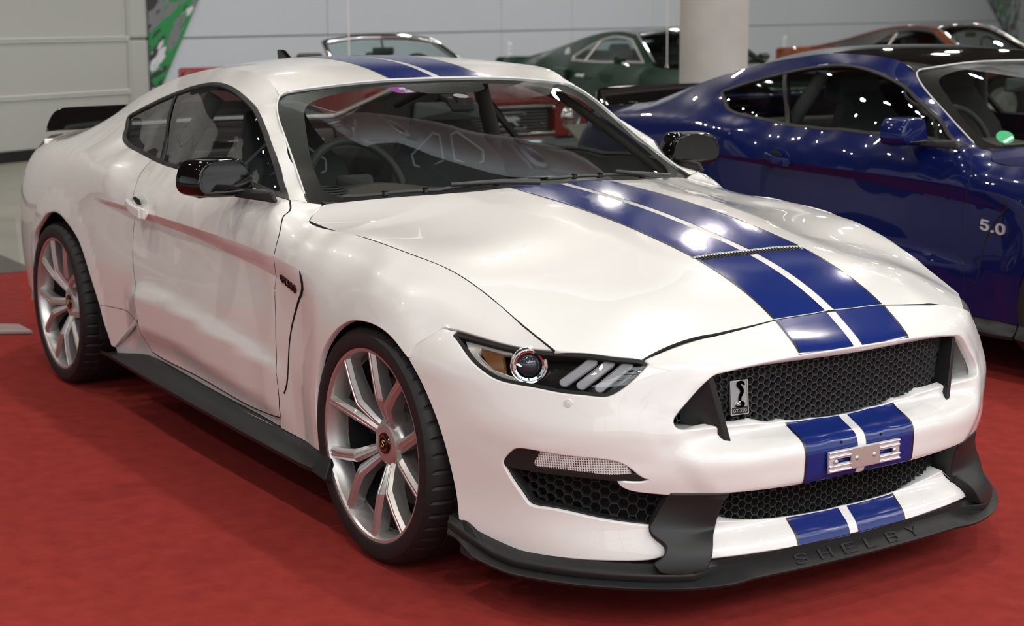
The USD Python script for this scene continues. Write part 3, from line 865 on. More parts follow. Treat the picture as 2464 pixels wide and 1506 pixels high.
# outlines of panels, openings and lamps in their surface's own two coordinates, with the indices of sharp corners
OUT = {
    'door': ([[-0.6989, 0.5166],[-0.6491, 0.475],[-0.6454, 0.4603],[-0.6143, 0.4062],[-0.6147, 0.3442],[-0.6297, 0.2837],[-0.6459, 0.2312],[-0.6372, 0.1808],[-0.6235, 0.0817],[-0.6038, -0.0237],[-0.6107, -0.1213],[-0.8811, -0.1321],[-1.2988, -0.1167],[-1.6101, -0.1129],[-1.7382, -0.1053],[-1.7694, -0.0733],[-1.7829, -0.0401],[-1.7896, -0.0003],[-1.8314, 0.081],[-1.8857, 0.2789],[-1.8611, 0.4071],[-1.898, 0.4826],[-1.8982, 0.5581],[-1.7436, 0.5461],[-1.5526, 0.539],[-1.256, 0.5346],[-0.9812, 0.5327],[-0.8286, 0.5218]],[0, 10, 14, 22]),
    'fender': ([[-0.6989, 0.5166],[-0.6746, 0.5305],[-0.651, 0.5413],[-0.6121, 0.507],[-0.57, 0.4712],[-0.4195, 0.4606],[-0.2209, 0.4611],[0.0376, 0.448],[0.1935, 0.436],[0.3652, 0.3969],[0.4845, 0.3578],[0.6169, 0.3174],[0.554, 0.3021],[0.4911, 0.2927],[0.394, 0.2881],[0.3494, 0.2861],[0.3074, 0.2806],[0.2752, 0.2421],[0.2528, 0.2155],[0.2422, 0.1861],[0.2107, 0.1273],[-0.2102, -0.1174],[-0.3219, -0.1623],[-0.628, -0.1551],[-0.6107, -0.1213],[-0.6038, -0.0237],[-0.6235, 0.0817],[-0.6372, 0.1808],[-0.6459, 0.2312],[-0.6297, 0.2837],[-0.6147, 0.3442],[-0.6143, 0.4062],[-0.6454, 0.4603],[-0.6491, 0.475]],[0, 1, 2, 11, 16, 19, 21, 22, 23]),
    'dlo': ([[-0.7056, 0.5163],[-0.8311, 0.5754],[-0.8909, 0.6319],[-0.9567, 0.6682],[-1.0261, 0.7056],[-1.0967, 0.7445],[-1.1557, 0.7807],[-1.2859, 0.8286],[-1.4259, 0.8635],[-1.5647, 0.8807],[-1.6936, 0.8777],[-1.8227, 0.8642],[-1.9781, 0.8383],[-2.1446, 0.8039],[-2.2704, 0.7702],[-2.3663, 0.7361],[-2.3957, 0.718],[-2.3453, 0.6692],[-2.2914, 0.6249],[-2.2606, 0.6083],[-2.1879, 0.5907],[-2.0618, 0.5766],[-1.8982, 0.5581],[-1.7436, 0.5461],[-1.5526, 0.539],[-1.256, 0.5346],[-0.9812, 0.5327],[-0.8286, 0.5218]],[0]),
    'apillar': ([[-0.6989, 0.5166],[-0.6746, 0.5305],[-0.7232, 0.5556],[-0.8568, 0.6383],[-0.9803, 0.7216],[-1.0896, 0.7888],[-1.1617, 0.8442],[-1.1949, 0.8758]],[]),
    'bpillar': ([[-1.9812, 0.8345],[-1.8172, 0.5638]],[]),
    'vent_gap': ([[-0.4194, 0.3096],[-0.3992, 0.2688],[-0.426, 0.2402],[-0.4781, 0.1845],[-0.5107, 0.1257],[-0.524, 0.0628],[-0.5393, -0.0097],[-0.565, -0.0445]],[]),
    'qseam': ([[-2.2295, -0.0179],[-2.091, -0.0076],[-1.9702, -0.001],[-1.7934, -0.0119]],[]),
    'skirt_top': ([[-2.19, -0.1811],[-2.0757, -0.1657],[-1.8486, -0.1329],[-1.7483, -0.1287],[-1.6165, -0.1301],[-1.1631, -0.1455],[-0.8153, -0.1516],[-0.5557, -0.1592],[-0.3219, -0.1623]],[]),
    'badge': ([[-0.6158, 0.2676],[-0.4341, 0.2569],[-0.5247, 0.262]],[]),
    'handle': ([[-1.8849, 0.3861],[-1.6398, 0.3631],[-1.7607, 0.3738]],[]),
    'hood_rear': ([[-0.4038, 0.2183],[-0.4301, 0.3452],[-0.5232, 0.4904],[-0.5976, 0.6354],[-0.6529, 0.7243]],[]),
    'hood_shut': ([[-0.6529, 0.7243],[-0.6226, 0.7672],[-0.5667, 0.8168],[-0.4185, 0.8156],[-0.2236, 0.8091],[0.0364, 0.7948],[0.1916, 0.7758],[0.3641, 0.7612],[0.4851, 0.7509],[0.6186, 0.7342]],[]),
    'hood_front': ([[0.6186, 0.7342],[0.6793, 0.676],[0.7278, 0.6287],[0.7729, 0.5793],[0.7736, 0.5333],[0.7777, 0.4933],[0.7869, 0.4437],[0.7984, 0.3996],[0.8056, 0.376],[0.8218, 0.2801],[0.8271, 0.1894],[0.8297, 0.0601],[0.8259, -0.0044]],[]),
    'headlight': ([[1.0102, 0.7022],[1.0003, 0.7112],[0.9578, 0.7064],[0.8567, 0.6944],[0.7316, 0.6894],[0.6552, 0.6903],[0.5873, 0.6847],[0.5389, 0.6803],[0.5253, 0.671],[0.5665, 0.625],[0.5988, 0.5987],[0.6187, 0.5912],[0.6537, 0.5924],[0.7131, 0.595],[0.7766, 0.602],[0.8613, 0.6097],[0.9056, 0.6276],[0.9545, 0.6582],[1.0012, 0.6954]],[1, 8]),
    'grille': ([[0.015, 0.6704],[0.1768, 0.6677],[0.2548, 0.6629],[0.3078, 0.6569],[0.3671, 0.6479],[0.392, 0.6408],[0.4364, 0.5967],[0.4756, 0.5484],[0.4802, 0.5367],[0.4788, 0.5248],[0.4711, 0.5154],[0.4509, 0.51],[0.3486, 0.5009],[0.1892, 0.4883],[0.0113, 0.4823]],[0, 14]),
    'grille_mid': ([[0.392, 0.6408],[0.3486, 0.5009],[0.3461, 0.4726],[0.4556, 0.5106],[0.4595, 0.5628]],[]),
    'intake': ([[0.847, 0.3927],[0.8487, 0.4048],[0.8396, 0.4221],[0.8222, 0.4409],[0.8097, 0.4476],[0.7626, 0.4473],[0.6833, 0.4423],[0.5796, 0.4292],[0.5455, 0.3994],[0.525, 0.3879],[0.5375, 0.3821],[0.5919, 0.3822],[0.5814, 0.368],[0.5597, 0.3574],[0.5211, 0.3515],[0.4778, 0.3464],[0.5189, 0.2647],[0.5719, 0.2696],[0.6524, 0.2798],[0.7366, 0.2912],[0.7844, 0.2955],[0.7991, 0.3123],[0.8265, 0.3532]],[9, 11, 15, 16]),
    'blade': ([[0.847, 0.3927],[0.8487, 0.4048],[0.8396, 0.4221],[0.8222, 0.4409],[0.8097, 0.4476],[0.7579, 0.4457],[0.7764, 0.411],[0.7669, 0.4025],[0.679, 0.4008],[0.6075, 0.3968],[0.5633, 0.4021],[0.5455, 0.3973],[0.525, 0.3879],[0.5375, 0.3821],[0.5919, 0.3822],[0.6657, 0.3866],[0.7385, 0.3877],[0.8016, 0.3904]],[0, 5, 6, 10, 12]),
    'fog': ([[0.7579, 0.4457],[0.6657, 0.4417],[0.5797, 0.4335],[0.5633, 0.4032],[0.6075, 0.3979],[0.679, 0.4019],[0.7669, 0.4036],[0.7754, 0.4112]],[0, 2, 3, 6]),
    'strut': ([[0.4779, 0.3475],[0.3639, 0.3437],[0.364, 0.2541],[0.3951, 0.2115],[0.4132, 0.1836],[0.4402, 0.1628],[0.4924, 0.1915],[0.4875, 0.2102],[0.4931, 0.2219],[0.5081, 0.2377],[0.5173, 0.2525],[0.5189, 0.2657]],[0, 1, 11]),
    'fascia_low': ([[0.9773, 0.2221],[0.9467, 0.2124],[0.9186, 0.1941],[0.8866, 0.1757],[0.7965, 0.1707],[0.7071, 0.1734],[0.5981, 0.1786],[0.5204, 0.186],[0.494, 0.1956]],[]),
    'beam_low': ([[0.4779, 0.3475],[0.3642, 0.3451],[0.2678, 0.3402],[0.1729, 0.3381],[0.013, 0.3407]],[]),
    'chin': ([[0.364, 0.2541],[0.2839, 0.2437],[0.1775, 0.2349],[0.0367, 0.2321],[-0.0049, 0.232],[-0.003, 0.1685],[0.034, 0.1683],[0.1698, 0.1732],[0.3044, 0.1798],[0.4132, 0.1836]],[]),
    'fseam': ([[1.0081, 0.7097],[1.046, 0.7143],[1.0866, 0.6866],[1.1216, 0.6657],[1.1395, 0.639]],[]),
    'farchF': ([[1.1429, 0.631],[1.1034, 0.5916],[1.0644, 0.5313],[1.0263, 0.4549],[0.9993, 0.3665],[0.9815, 0.2744],[0.9773, 0.2221]],[]),
    'sensor': ([[0.6961, 0.5699]],[]),
    'ws_edge': ([[-0.6845, 0.7601],[-0.7259, 0.7533],[-0.8578, 0.72],[-0.9872, 0.6892],[-1.0851, 0.6662],[-1.1548, 0.6362],[-1.1836, 0.6128],[-1.1955, 0.5851],[-1.1933, 0.5345],[-1.1827, 0.4353],[-1.1748, 0.3315],[-1.1717, 0.1966],[-1.1718, -0.0054]],[]),
    'ws_inner': ([[-0.8445, 0.7015],[-0.9694, 0.6483],[-1.1034, 0.611],[-1.143, 0.5833],[-1.1455, 0.543]],[]),
    'badge_cobra': ([[0.3527, 0.6228],[0.3141, 0.6243],[0.2992, 0.5353],[0.3405, 0.5348]],[]),
    'rarch': ([[-3.0376, 0.0753],[-2.9945, 0.1487],[-2.8838, 0.2049],[-2.7983, 0.2442],[-2.7074, 0.2652],[-2.618, 0.2657],[-2.5374, 0.247],[-2.4568, 0.2199],[-2.3918, 0.1863],[-2.3321, 0.1288],[-2.2773, 0.0572],[-2.2295, -0.0179],[-2.2009, -0.0862],[-2.1645, -0.1428],[-2.1441, -0.1732]],[]),
    'farch': ([[-0.3171, -0.1693],[-0.318, -0.0971],[-0.3117, -0.0239],[-0.2851, 0.0522],[-0.2497, 0.1082],[-0.201, 0.1539],[-0.1406, 0.1933],[-0.0705, 0.2206],[-0.0026, 0.2313],[0.0632, 0.2324],[0.1218, 0.225],[0.1812, 0.2058],[0.2401, 0.1779]],[]),
    'amber': ([[0.9369, 0.6828],[0.8767, 0.6831],[0.8599, 0.6355],[0.8913, 0.6419]],[0, 1, 2, 3]),
    'chrome_liner': ([[0.9818, 0.7063],[0.9492, 0.7062],[0.8582, 0.6961],[0.8439, 0.6797],[0.8682, 0.6801],[0.9315, 0.6891],[0.9382, 0.6702],[0.8905, 0.6371],[0.8353, 0.6236],[0.8242, 0.6149],[0.8719, 0.6195],[0.9187, 0.6389],[0.9599, 0.673]],[0, 1, 2, 3, 4, 5, 6, 7, 8, 9, 10]),
}
# ------------------------------------------------------------------ the pony coupe, as a list of parts
def rows_mesh(rows, smooth=35, closed=True):
    R = np.asarray(rows)
    k, n = len(R), R.shape[1]
    V = R.reshape(-1, 3)
    i, j = np.meshgrid(np.arange(k if closed else k - 1), np.arange(n - 1), indexing='ij')
    i, j = i.ravel(), j.ravel()
    i2 = (i + 1) % k
    q = np.stack([i * n + j, i * n + j + 1, i2 * n + j + 1, i2 * n + j], 1)
    Fc = np.vstack([q[:, [0, 1, 2]], q[:, [0, 2, 3]]])
    if closed:
        for c in (0, n - 1):
            f = np.stack([np.zeros(k - 2, int), np.arange(1, k - 1), np.arange(2, k)], 1) * n + c
            Fc = np.vstack([Fc, f])
    m = trimesh.Trimesh(V, Fc, process=True)
    m.fix_normals()
    return flat(m, smooth)


PARTS = []          # (part name, mesh, material key, index of the part it belongs to or None, label, tag)


def part(name, m, mat, parent=None, label=None, tag='all', kind=None):
    PARTS.append((name, m, mat, parent, label, tag, kind))
    return len(PARTS) - 1


def both(name, m, mat, parent=(None, None), label=None, tag='all', kind=None):
    """The same part on the car's right (index 0) and left (1) side."""
    return [part(name, mirror(m, s), mat, parent[i], label, tag, kind) for i, s in enumerate((-1, 1))]


def outline(name, step=.012, closed=True):
    return spl(OUT[name][0], OUT[name][1], step, closed)


def uv3(field, P):
    return field.uvh(np.asarray(P, float))[0]


def base_uv(field, x, z):
    """(x, z) on a flank, before its pressed features -> the field's own coordinates."""
    keep, field.extra = field.extra, None
    uv = np.column_stack([x, z]).astype(float)
    for _ in range(14):
        uv[:, 1] += (z - field.at(uv)[:, 2]) * .9
    field.extra = keep
    return uv


cz = np.polyval([-.0176, -.082, -.1381, .7344], CREASE_X)
cw = np.interp(CREASE_X, [-2.25, -1.7, -1.3, -1.05, -.4], [.016, .036, .042, .055, .075])
cu, cl = base_uv(SIDE, CREASE_X, cz), base_uv(SIDE, CREASE_X, cz - cw)
cl[0] = cu[0]
cl[-1] = cu[-1]
ends = np.array([[-5, cu[0, 1]]]), np.array([[2, cu[-1, 1]]])
CREASE = [(poly(np.vstack([ends[0], cu, ends[1], [[2, 3], [-5, 3]]])), .0025), (poly(np.vstack([cu, cl[::-1]])), 0), (poly(np.vstack([ends[0], cl, ends[1], [[2, -3], [-5, -3]]])), -.0025)]

GAP = .0022
door_g, fender_g, dlo_g = (poly(outline(k)) for k in ('door', 'fender', 'dlo'))
farch = np.vstack([outline('farch', closed=False), [[.5, .1], [.5, -.6], [-.36, -.6]]])
farch_g = poly(farch)
ra = outline('rarch', closed=False)
rarch_g = poly(np.vstack([[[-3.10, -.6]], [uv3(SIDE, [(-3.09, .905, .36)])[0]], ra, [[-2.10, -.6]]]))
seam3 = [(-1.21, .603, 1.257), (-1.251, .600, 1.280), (-1.326, .597, 1.305), (-1.55, .59, 1.322), (-1.75, .59, 1.324), (-1.956, .60, 1.300), (-2.241, .60, 1.254), (-2.39, .60, 1.222), (-2.547, .60, 1.185), (-2.7, .595, 1.145), (-2.85, .59, 1.10), (-3.05, .60, 1.04), (-3.3, .62, 1.002)]
seam_uv = spl(uv3(SIDE, seam3), (), .02, False)
big = np.vstack([spl(OUT['apillar'][0], [1], .012, False), seam_uv,
                 uv3(SIDE, [(-3.34, .70, .985), (-3.34, .735, .97), (-3.34, .79, .925), (-3.34, .825, .87), (-3.34, .858, .78), (-3.34, .872, .65), (-3.34, .87, .5), (-3.34, .858, .34), (-3.08, .89, .29)]),
                 [[-2.6, -.15]], outline('skirt_top', closed=False)[::-1], [[-.7, .5]]])
side_g = poly(big)
quarter_g = side_g.difference(shapely.union_all([door_g, fender_g.buffer(.001), dlo_g, rarch_g]))
quarter_g = shapely.union_all([q for q in polys(quarter_g) if q.area > .02])
quarter = both('quarter_panel', shell(SIDE, quarter_g.buffer(-GAP, join_style=2), .026, .02, pieces=CREASE), 'paint')
door = both('door', shell(SIDE, door_g.buffer(-GAP, join_style=2), .024, .02, pieces=CREASE), 'paint')
skirt_cut = poly(np.vstack([outline('skirt_top', closed=False), [[-.2, -.6], [-2.2, -.6]]]))
fender_g2 = fender_g.difference(farch_g)
fender_g2 = max(polys(fender_g2), key=lambda q: q.area)
fender = both('fender', shell(SIDE, fender_g2.buffer(-GAP, join_style=2), .022, .02, pieces=CREASE), 'paint')
# side vent line behind the front wheel, and the seam low on the quarter panel
vg = SIDE.at(outline('vent_gap', .02, False), -.0005)
both('vent_gap', tube(vg, np.interp(np.linspace(0, 1, len(vg)), [0, .04, .25, .6, 1], [.002, .0055, .0052, .0032, .0034]), 6), 'black', fender)
rocker_g = skirt_band = poly(np.vstack([outline('skirt_top', closed=False), (outline('skirt_top', closed=False) + [0, .11])[::-1]])).difference(shapely.union_all([farch_g, rarch_g]).buffer(.01))
both('rocker_panel', shell(SIDE, rocker_g, .05, .03, off=-.012), 'paint')
both('panel_seam', tube(SIDE.at(outline('qseam', .02, False), -.0008), .0016, 5), 'black', quarter)
# side windows
inner = dlo_g.buffer(-.013)
both('window_trim', shell(SIDE, dlo_g.buffer(-.001).difference(inner), .05, .02, off=.001), 'trim')
b0, b1 = OUT['bpillar'][0]
dgap = tube(SIDE.at(outline('door'), -.0030), .0036, 6, True)
both('door_gap_shade', dgap, 'black', door)  # black tube laid in the door gap to stand for its shade
bp = shapely.LineString([b0, b1]).buffer(.011)
bp = bp.intersection(inner)
glass_l = polys(inner.difference(shapely.LineString([np.array(b0) + (np.array(b0) - b1) * .3, np.array(b1) + (np.array(b1) - b0) * .3]).buffer(.0105)))
glass_l.sort(key=lambda q: q.area)
both('quarter_window', shell(SIDE, glass_l[0], .05, 0, off=-.006), 'side_glass')
both('door_window', shell(SIDE, glass_l[-1], .05, 0, off=-.006), 'side_glass')
both('window_divider', shell(SIDE, bp, .05, .02, off=-.003), 'trim')
mt = poly(uv3(SIDE, [(-.655, .842, .965), (-.80, .795, 1.025), (-.815, .838, .972)])).buffer(.002)
both('mirror_patch', shell(SIDE, mt, .05, .01, off=-.002), 'trim')

# bonnet
hr, hs, hf = (np.asarray(OUT[k][0]) for k in ('hood_rear', 'hood_shut', 'hood_front'))
half = np.vstack([spl(np.vstack([[[-.392, 0]], hr]), (), .02, False), spl(hs, [2], .02, False)[1:], spl(hf, [3], .015, False)[1:-1], [[.829, 0]]])
hood_g = poly(np.vstack([half, (half * [1, -1])[::-1]]))
vh = np.array([[.524, 0], [.526, .10], [.530, .165], [.527, .182], [.503, .203], [.497, .20], [.493, .165], [.489, .10], [.487, 0]])
vent_g = poly(np.vstack([vh, (vh * [1, -1])[::-1][1:-1]]))
hood_main = hood_g.buffer(-GAP, join_style=2).difference(vent_g)
hood = part('hood', shell(HOOD, hood_main, .028, .02), 'paint')


def stripes(field, g, parent, cells, off=.0009, ws=.195, wc=.0155, pin=.0055, vaxis=1):
    """The pair of racing stripes and their dark pinstripes where the field's region g lies over them."""
    for sg in (-1, 1):
        for nm, lo, hi, mat, o in (('racing_stripe', wc, ws - pin, 'stripe', off), ('pinstripe', ws - pin, ws + .001, 'pin', off + .0003)):
            if field.kind == 'polar':
                # bands of constant s: walk up the field and find the angle
                vs = np.arange(g.bounds[1] - .01, g.bounds[3] + .02, .006)
                ph = {}
                for w in (lo, hi):
                    p = np.full(len(vs), w / 1.1)
                    for _ in range(8):
                        y = field.at(np.stack([p, vs], 1))[:, 1]
                        p = p - (y - w) / 1.1
                    ph[w] = p
                band = Polygon(np.vstack([np.stack([sg * ph[lo], vs], 1), np.stack([sg * ph[hi], vs], 1)[::-1]]))
            else:
                band = shapely.box(-9, min(sg * lo, sg * hi), 9, max(sg * lo, sg * hi))
            q = g.intersection(band)
            if q.is_empty or not polys(q):
                continue
            for q1 in polys(q):
                if q1.area > 2e-4:
                    part(nm, shell(field, q1, cells, 0, off=o), mat, parent, tag='stripes')


stripes(HOOD, hood_main.buffer(-.0005), hood, .028)
ven = part('hood_vent', shell(HOOD, vent_g.buffer(.003), .02, 0, off=-.0045), 'black', hood)
fins = []
for k in range(-18, 19):
    y = k * .0107
    hit = vent_g.intersection(shapely.LineString([(.45, y), (.56, y)]))
    if hit.is_empty or hit.length < .01:
        continue
    x0, _, x1, _ = hit.bounds
    fins.append(tube(HOOD.at([[x0, y], [(x0 + x1) / 2, y], [x1, y]], -.0028), .0013, 4))
part('vent_frame', tube(HOOD.at(np.asarray(vent_g.exterior.coords)[:-1], -.0016), .0016, 4, True), 'satin', hood)
part('vent_mesh', join(*fins), 'mesh', hood, kind='stuff')

hfl = HOOD.at(spl(hf[3:], (), .015, False), -.004) + [.002, 0, 0]
part('hood_seal', tube(np.vstack([hfl, hfl[::-1][1:] * [1, -1, 1]]), .0042, 6), 'black', hood)

hsl = HOOD.at(spl(hs[2:], (), .02, False), -.0032)
both('wing_gap_shade', tube(hsl, .0034, 6), 'black', (hood, hood))  # black tube under the bonnet edge in place of the gap's shade

# roof, windows, deck
we = np.asarray(OUT['ws_edge'][0])
top = WSCR.at(we[6:])
roof_half = np.vstack([[[-1.176, 0]], ROOF.uvh(top)[0][::-1][1:], uv3(ROOF, spl(seam3[1:7], (), .03, False)), uv3(ROOF, [(-2.25, .575, 1.25)]), [[-2.28, .40], [-2.30, .2], [-2.31, 0]]])
roof_g = poly(np.vstack([roof_half, (roof_half * [1, -1])[::-1][1:-1]]))
roof = part('roof', shell(ROOF, roof_g.buffer(-.0012, join_style=2), .035, .012), 'roof')
stripes(ROOF, roof_g.buffer(-.0015, join_style=2), roof, .035)
rg = np.array([[-2.315, 0], [-2.305, .2], [-2.285, .40], [-2.27, .55], [-2.5, .57], [-2.8, .56], [-3.02, .53], [-3.06, .40], [-3.075, 0]])
rear_glass_g = poly(np.vstack([spl(rg, [3, 6], .03, False), (spl(rg, [3, 6], .03, False) * [1, -1])[::-1][1:-1]]))
part('rear_window', shell(ROOF, rear_glass_g, .05, .01, off=-.004), 'glass')
deck_half = np.vstack([[[-2.262, .58]], uv3(ROOF, seam3[7:]), [[-3.34, .66], [-3.5, .63], [-3.60, .45], [-3.64, .2], [-3.645, 0]]])
deck_g = poly(np.vstack([deck_half, (deck_half * [1, -1])[::-1]])).difference(rear_glass_g.buffer(.002))
deck = part('trunk_lid', shell(ROOF, deck_g, .04, .015), 'paint')
stripes(ROOF, shapely.union_all([q for q in polys(deck_g.buffer(-.002))]), deck, .04)
fin = extrude(poly([(-.085, -.01), (-.06, .022), (.02, .088), (.05, .098), (.056, .090), (.06, -.01)]), .022, frame4((-2.44, .011, 1.285), (-1, 0, -.22), (0, 0, 1)))
part('antenna_fin', fin, 'gloss_black', tag='white')

# windscreen
half = spl(we, [1, 6], .012, False)
half = np.vstack([spl(np.array([[-.40, 0], [-.415, .2], [-.45, .36], [-.52, .50], [-.60, .63], [-.66, .725]]), (), .03, False), half, [[-1.174, 0]]])
ws_g = poly(np.vstack([half, (half * [1, -1])[::-1][1:-1]]))
ih = np.array([[-.47, 0], [-.50, .3], [-.60, .53], [-.665, .655], [-.72, .690], [-.86, .662], [-1.02, .60], [-1.09, .565], [-1.115, .52], [-1.125, .40], [-1.128, .165], [-1.128, .165], [-1.085, .15], [-1.06, .10], [-1.055, 0]])
ih = np.vstack([spl(ih[:5], (), .02, False), spl(ih[4:11], (), .02, False), ih[11:]])
wsi_g = poly(np.vstack([ih, (ih * [1, -1])[::-1][1:-1]]))
wsg = part('windshield', shell(WSCR, ws_g.buffer(-.002), .05, 0, off=-.004), 'glass')
part('windshield_frit', shell(WSCR, ws_g.buffer(-.003).difference(wsi_g), .05, 0, off=-.0075), 'frit', wsg)
edge_l = spl(we[1:], [5], .012, False)
both('windshield_molding', tube(WSCR.at(edge_l, -.001), .0035, 6), 'edge', (wsg, wsg))
# toll sticker high on the windscreen
st_u = [-1.100, -1.060]
sticker = poly([(-1.135, -.225), (-1.128, -.150), (-1.075, -.140), (-1.072, -.200), (-1.09, -.222)])
stk = part('sticker', shell(WSCR, sticker, .03, 0, off=-.0085), 'purple', wsg, 'purple and white toll sticker', tag='white')
for a, b, c, d in ((-1.116, -.190, -1.103, -.166), (-1.100, -.180, -1.096, -.154), (-1.092, -.170, -1.087, -.152), (-1.084, -.176, -1.078, -.150), (-1.100, -.180, -1.078, -.175)):
    part('sticker_print', shell(WSCR, shapely.box(a, b, c, d), .03, 0, off=-.0082), 'print_green', wsg, tag='white')
oval = shapely.affinity.scale(shapely.Point(-1.110, .055).buffer(.022, 24), .55, 2.4)
part('oval_emblem', shell(WSCR, oval.difference(oval.buffer(-.0012)), .03, 0, off=-.0070), 'grey_print', wsg, tag='white')


def lettering(s, h, field, centre, ex, ey, off, mat, parent, name='lettering', depth=.002, bold=False, width=None, side=-1, tag='all', label=None, half_space=True):
    """Raised letters lying on a field: ex, ey are directions in the field's own coordinates."""
    t = text(s, h, depth, bold, width)
    v = np.asarray(t.vertices)
    v2 = trimesh.Trimesh(v, t.faces, process=False)
    ex, ey = np.asarray(ex, float), np.asarray(ey, float)
    uv = np.asarray(centre) + v[:, :1] * ex + v[:, 1:2] * ey
    P = field.at(uv, off + v[:, 2])
    m = flat(trimesh.Trimesh(P, t.faces, process=False), 30)
    if side < 0:
        m = (m[0] * [1, -1, 1], m[1], m[2] * [1, -1, 1])
    tri = m[0][m[1]]
    if np.sum(np.sum(np.cross(tri[:, 1] - tri[:, 0], tri[:, 2] - tri[:, 0]) * m[2][m[1][:, 0]], 1)) < 0:
        m = (m[0], m[1][:, ::-1], m[2])
    return part(name, m, mat, parent, label, tag)


lettering('Ford', .020, WSCR, (-1.110, .055), (0, 1.6), (-1, 0), -.0068, 'grey_print', wsg, depth=.0003, side=1, tag='white')

disc_ = part('sticker', shell(WSCR, shapely.affinity.scale(shapely.Point(-.684, -.60).buffer(.040, 24), .9, 1), .03, 0, off=-.003), 'sticker_green', wsg, 'round green badge sticker', tag='blue')
part('sticker_print', shell(WSCR, shapely.box(-.672, -.628, -.660, -.572), .03, 0, off=-.0026), 'print_green', wsg, tag='blue')
# wipers
for y0, y1, yb in ((-.66, -.10, -.10), (-.02, .52, .52)):
    ys = np.linspace(y0, y1, 16)
    xs = np.interp(np.abs(ys), [0, .2, .4, .58, .70], [-.452, -.462, -.505, -.60, -.675])
    bl = WSCR.at(np.stack([xs, np.abs(ys)], 1), .012) * [1, 1, 1]
    bl[:, 1] = ys
    w = part('wiper_blade', tube(bl, .006, 6), 'satin')
    mid = bl[8]
    arm = np.vstack([bl[15] + [.03, .03, -.006], bl[12] + [.028, 0, .006], mid + [.006, 0, .012]])
    part('wiper_arm', tube(arm, [.011, .009, .006], 6, step=None), 'satin', w)
    for q in (3, 6, 12):
        part('wiper_clip', box(bl[q] - .009, bl[q] + .009, .003), 'gloss_black', w)
cow = np.array([[-.40, 0], [-.41, .2], [-.455, .40], [-.55, .57], [-.62, .69]])
cowl_half = np.vstack([spl(cow, (), .03, False), spl(cow + [[-.05, 0], [-.05, 0], [-.05, .01], [-.05, .02], [-.055, .03]], (), .03, False)[::-1]])
part('cowl_panel', shell(WSCR, poly(np.vstack([cowl_half, ])).union(poly(cowl_half * [1, -1])), .05, .01, off=-.002), 'trim')

# front fascia
gr = spl(OUT['grille'][0], [0, 14], .012, False)
gr[0, 0] = gr[-1, 0] = 0
grille_g = poly(np.vstack([gr, (gr * [-1, 1])[::-1][1:-1]]))
intake_g = poly(outline('intake'))
head_g = poly(outline('headlight', .008))
strut_g = poly(spl(np.array([(.361, .3415), (.380, .275), (.405, .195), (.420, .170), (.46, .164), (.50, .168), (.510, .180), (.492, .196), (.487, .210), (.490, .223), (.504, .237), (.517, .252), (.519, .266), (.478, .347)]), [0, 3, 5, 6, 12, 13], .01))
fr_arch = spl(OUT['farchF'][0], (), .02, False)
hf3 = HOOD.at(spl(hf, [3], .015, False))
fe = FRONT.uvh(hf3)[0]
fe = fe[np.argmin(np.abs(fe[:, 0] - .60)):]                      # from above the lamp to the middle
fs = spl(OUT['fseam'][0], [1], .012, False)
bl_ = spl(OUT['beam_low'][0], (), .015, False)
low = spl(OUT['fascia_low'][0], (), .015, False)
hl = np.asarray(OUT['headlight'][0])
right = np.vstack([[[0, fe[-1, 1]]], fe[::-1][1:], FRONT.uvh(HOOD.at(hf[:4]))[0][::-1][1:], hl[3:0:-1], fs[1:], fr_arch, low, np.asarray(OUT['strut'][0])[7:], bl_, [[0, .338]]])
fascia_h = poly(right).buffer(0)
fascia_g = shapely.union_all([fascia_h, shapely.affinity.scale(fascia_h, -1, 1, origin=(0, 0))]).buffer(.0005)
flip = lambda g: shapely.affinity.scale(g, -1, 1, origin=(0, 0))
fascia_g = fascia_g.difference(shapely.union_all([grille_g, intake_g, flip(intake_g), head_g.buffer(.001), flip(head_g.buffer(.001))])).buffer(-.0016, join_style=2)
fascia_g = max(polys(fascia_g), key=lambda q: q.area)
fascia = part('front_bumper', shell(FRONT, fascia_g, (.0105, .0105), .028, round_=.004), 'paint')
stripes(FRONT, fascia_g.buffer(-.0008), fascia, (.0105, .0105), off=.0012)
gw = np.asarray(grille_g.exterior.coords)[::-1][:-1]
G0 = FRONT.at(gw, -.002)
Gd = np.clip((gw[:, 1] - .52) / .04, -1, 1)[:, None] * [0, 0, .016]
part('grille_surround', rows_mesh([np.vstack([G0, G0[:1]]), np.vstack([G0 + Gd, (G0 + Gd)[:1]]) - [.09, 0, 0], np.vstack([G0 + Gd, (G0 + Gd)[:1]]) - [.091, 0, 0]], 60, closed=False), 'paint', fascia)
ch = np.asarray(OUT['chin'][0])
chh = np.vstack([spl(np.vstack([ch[:4], [[0, .233]]]), (), .015, False), [[0, .168]], spl(np.vstack([[[0, .168]], ch[6:]]), (), .015, False)[1:]])
chin_g = shapely.union_all([poly(chh), flip(poly(chh))]).buffer(.0004)
chin = part('lower_bumper', shell(FRONT, chin_g, (.02, .01), .05, round_=.004), 'paint')
stripes(FRONT, chin_g.buffer(-.001), chin, (.02, .01), off=.0012)
ms = both('sensor', moved(lathe([(.0, .004), (.008, .003), (.0085, 0), (.012, .0005), (.014, -.004)], 24), frame4(FRONT.at(OUT['sensor'][0])[0], (0, 0, 1), FRONT.normal(OUT['sensor'][0])[0]) @ mat4(np.array([[0, 0, 1.0], [0, 1, 0], [-1, 0, 0]]))), 'edge', (fascia, fascia))


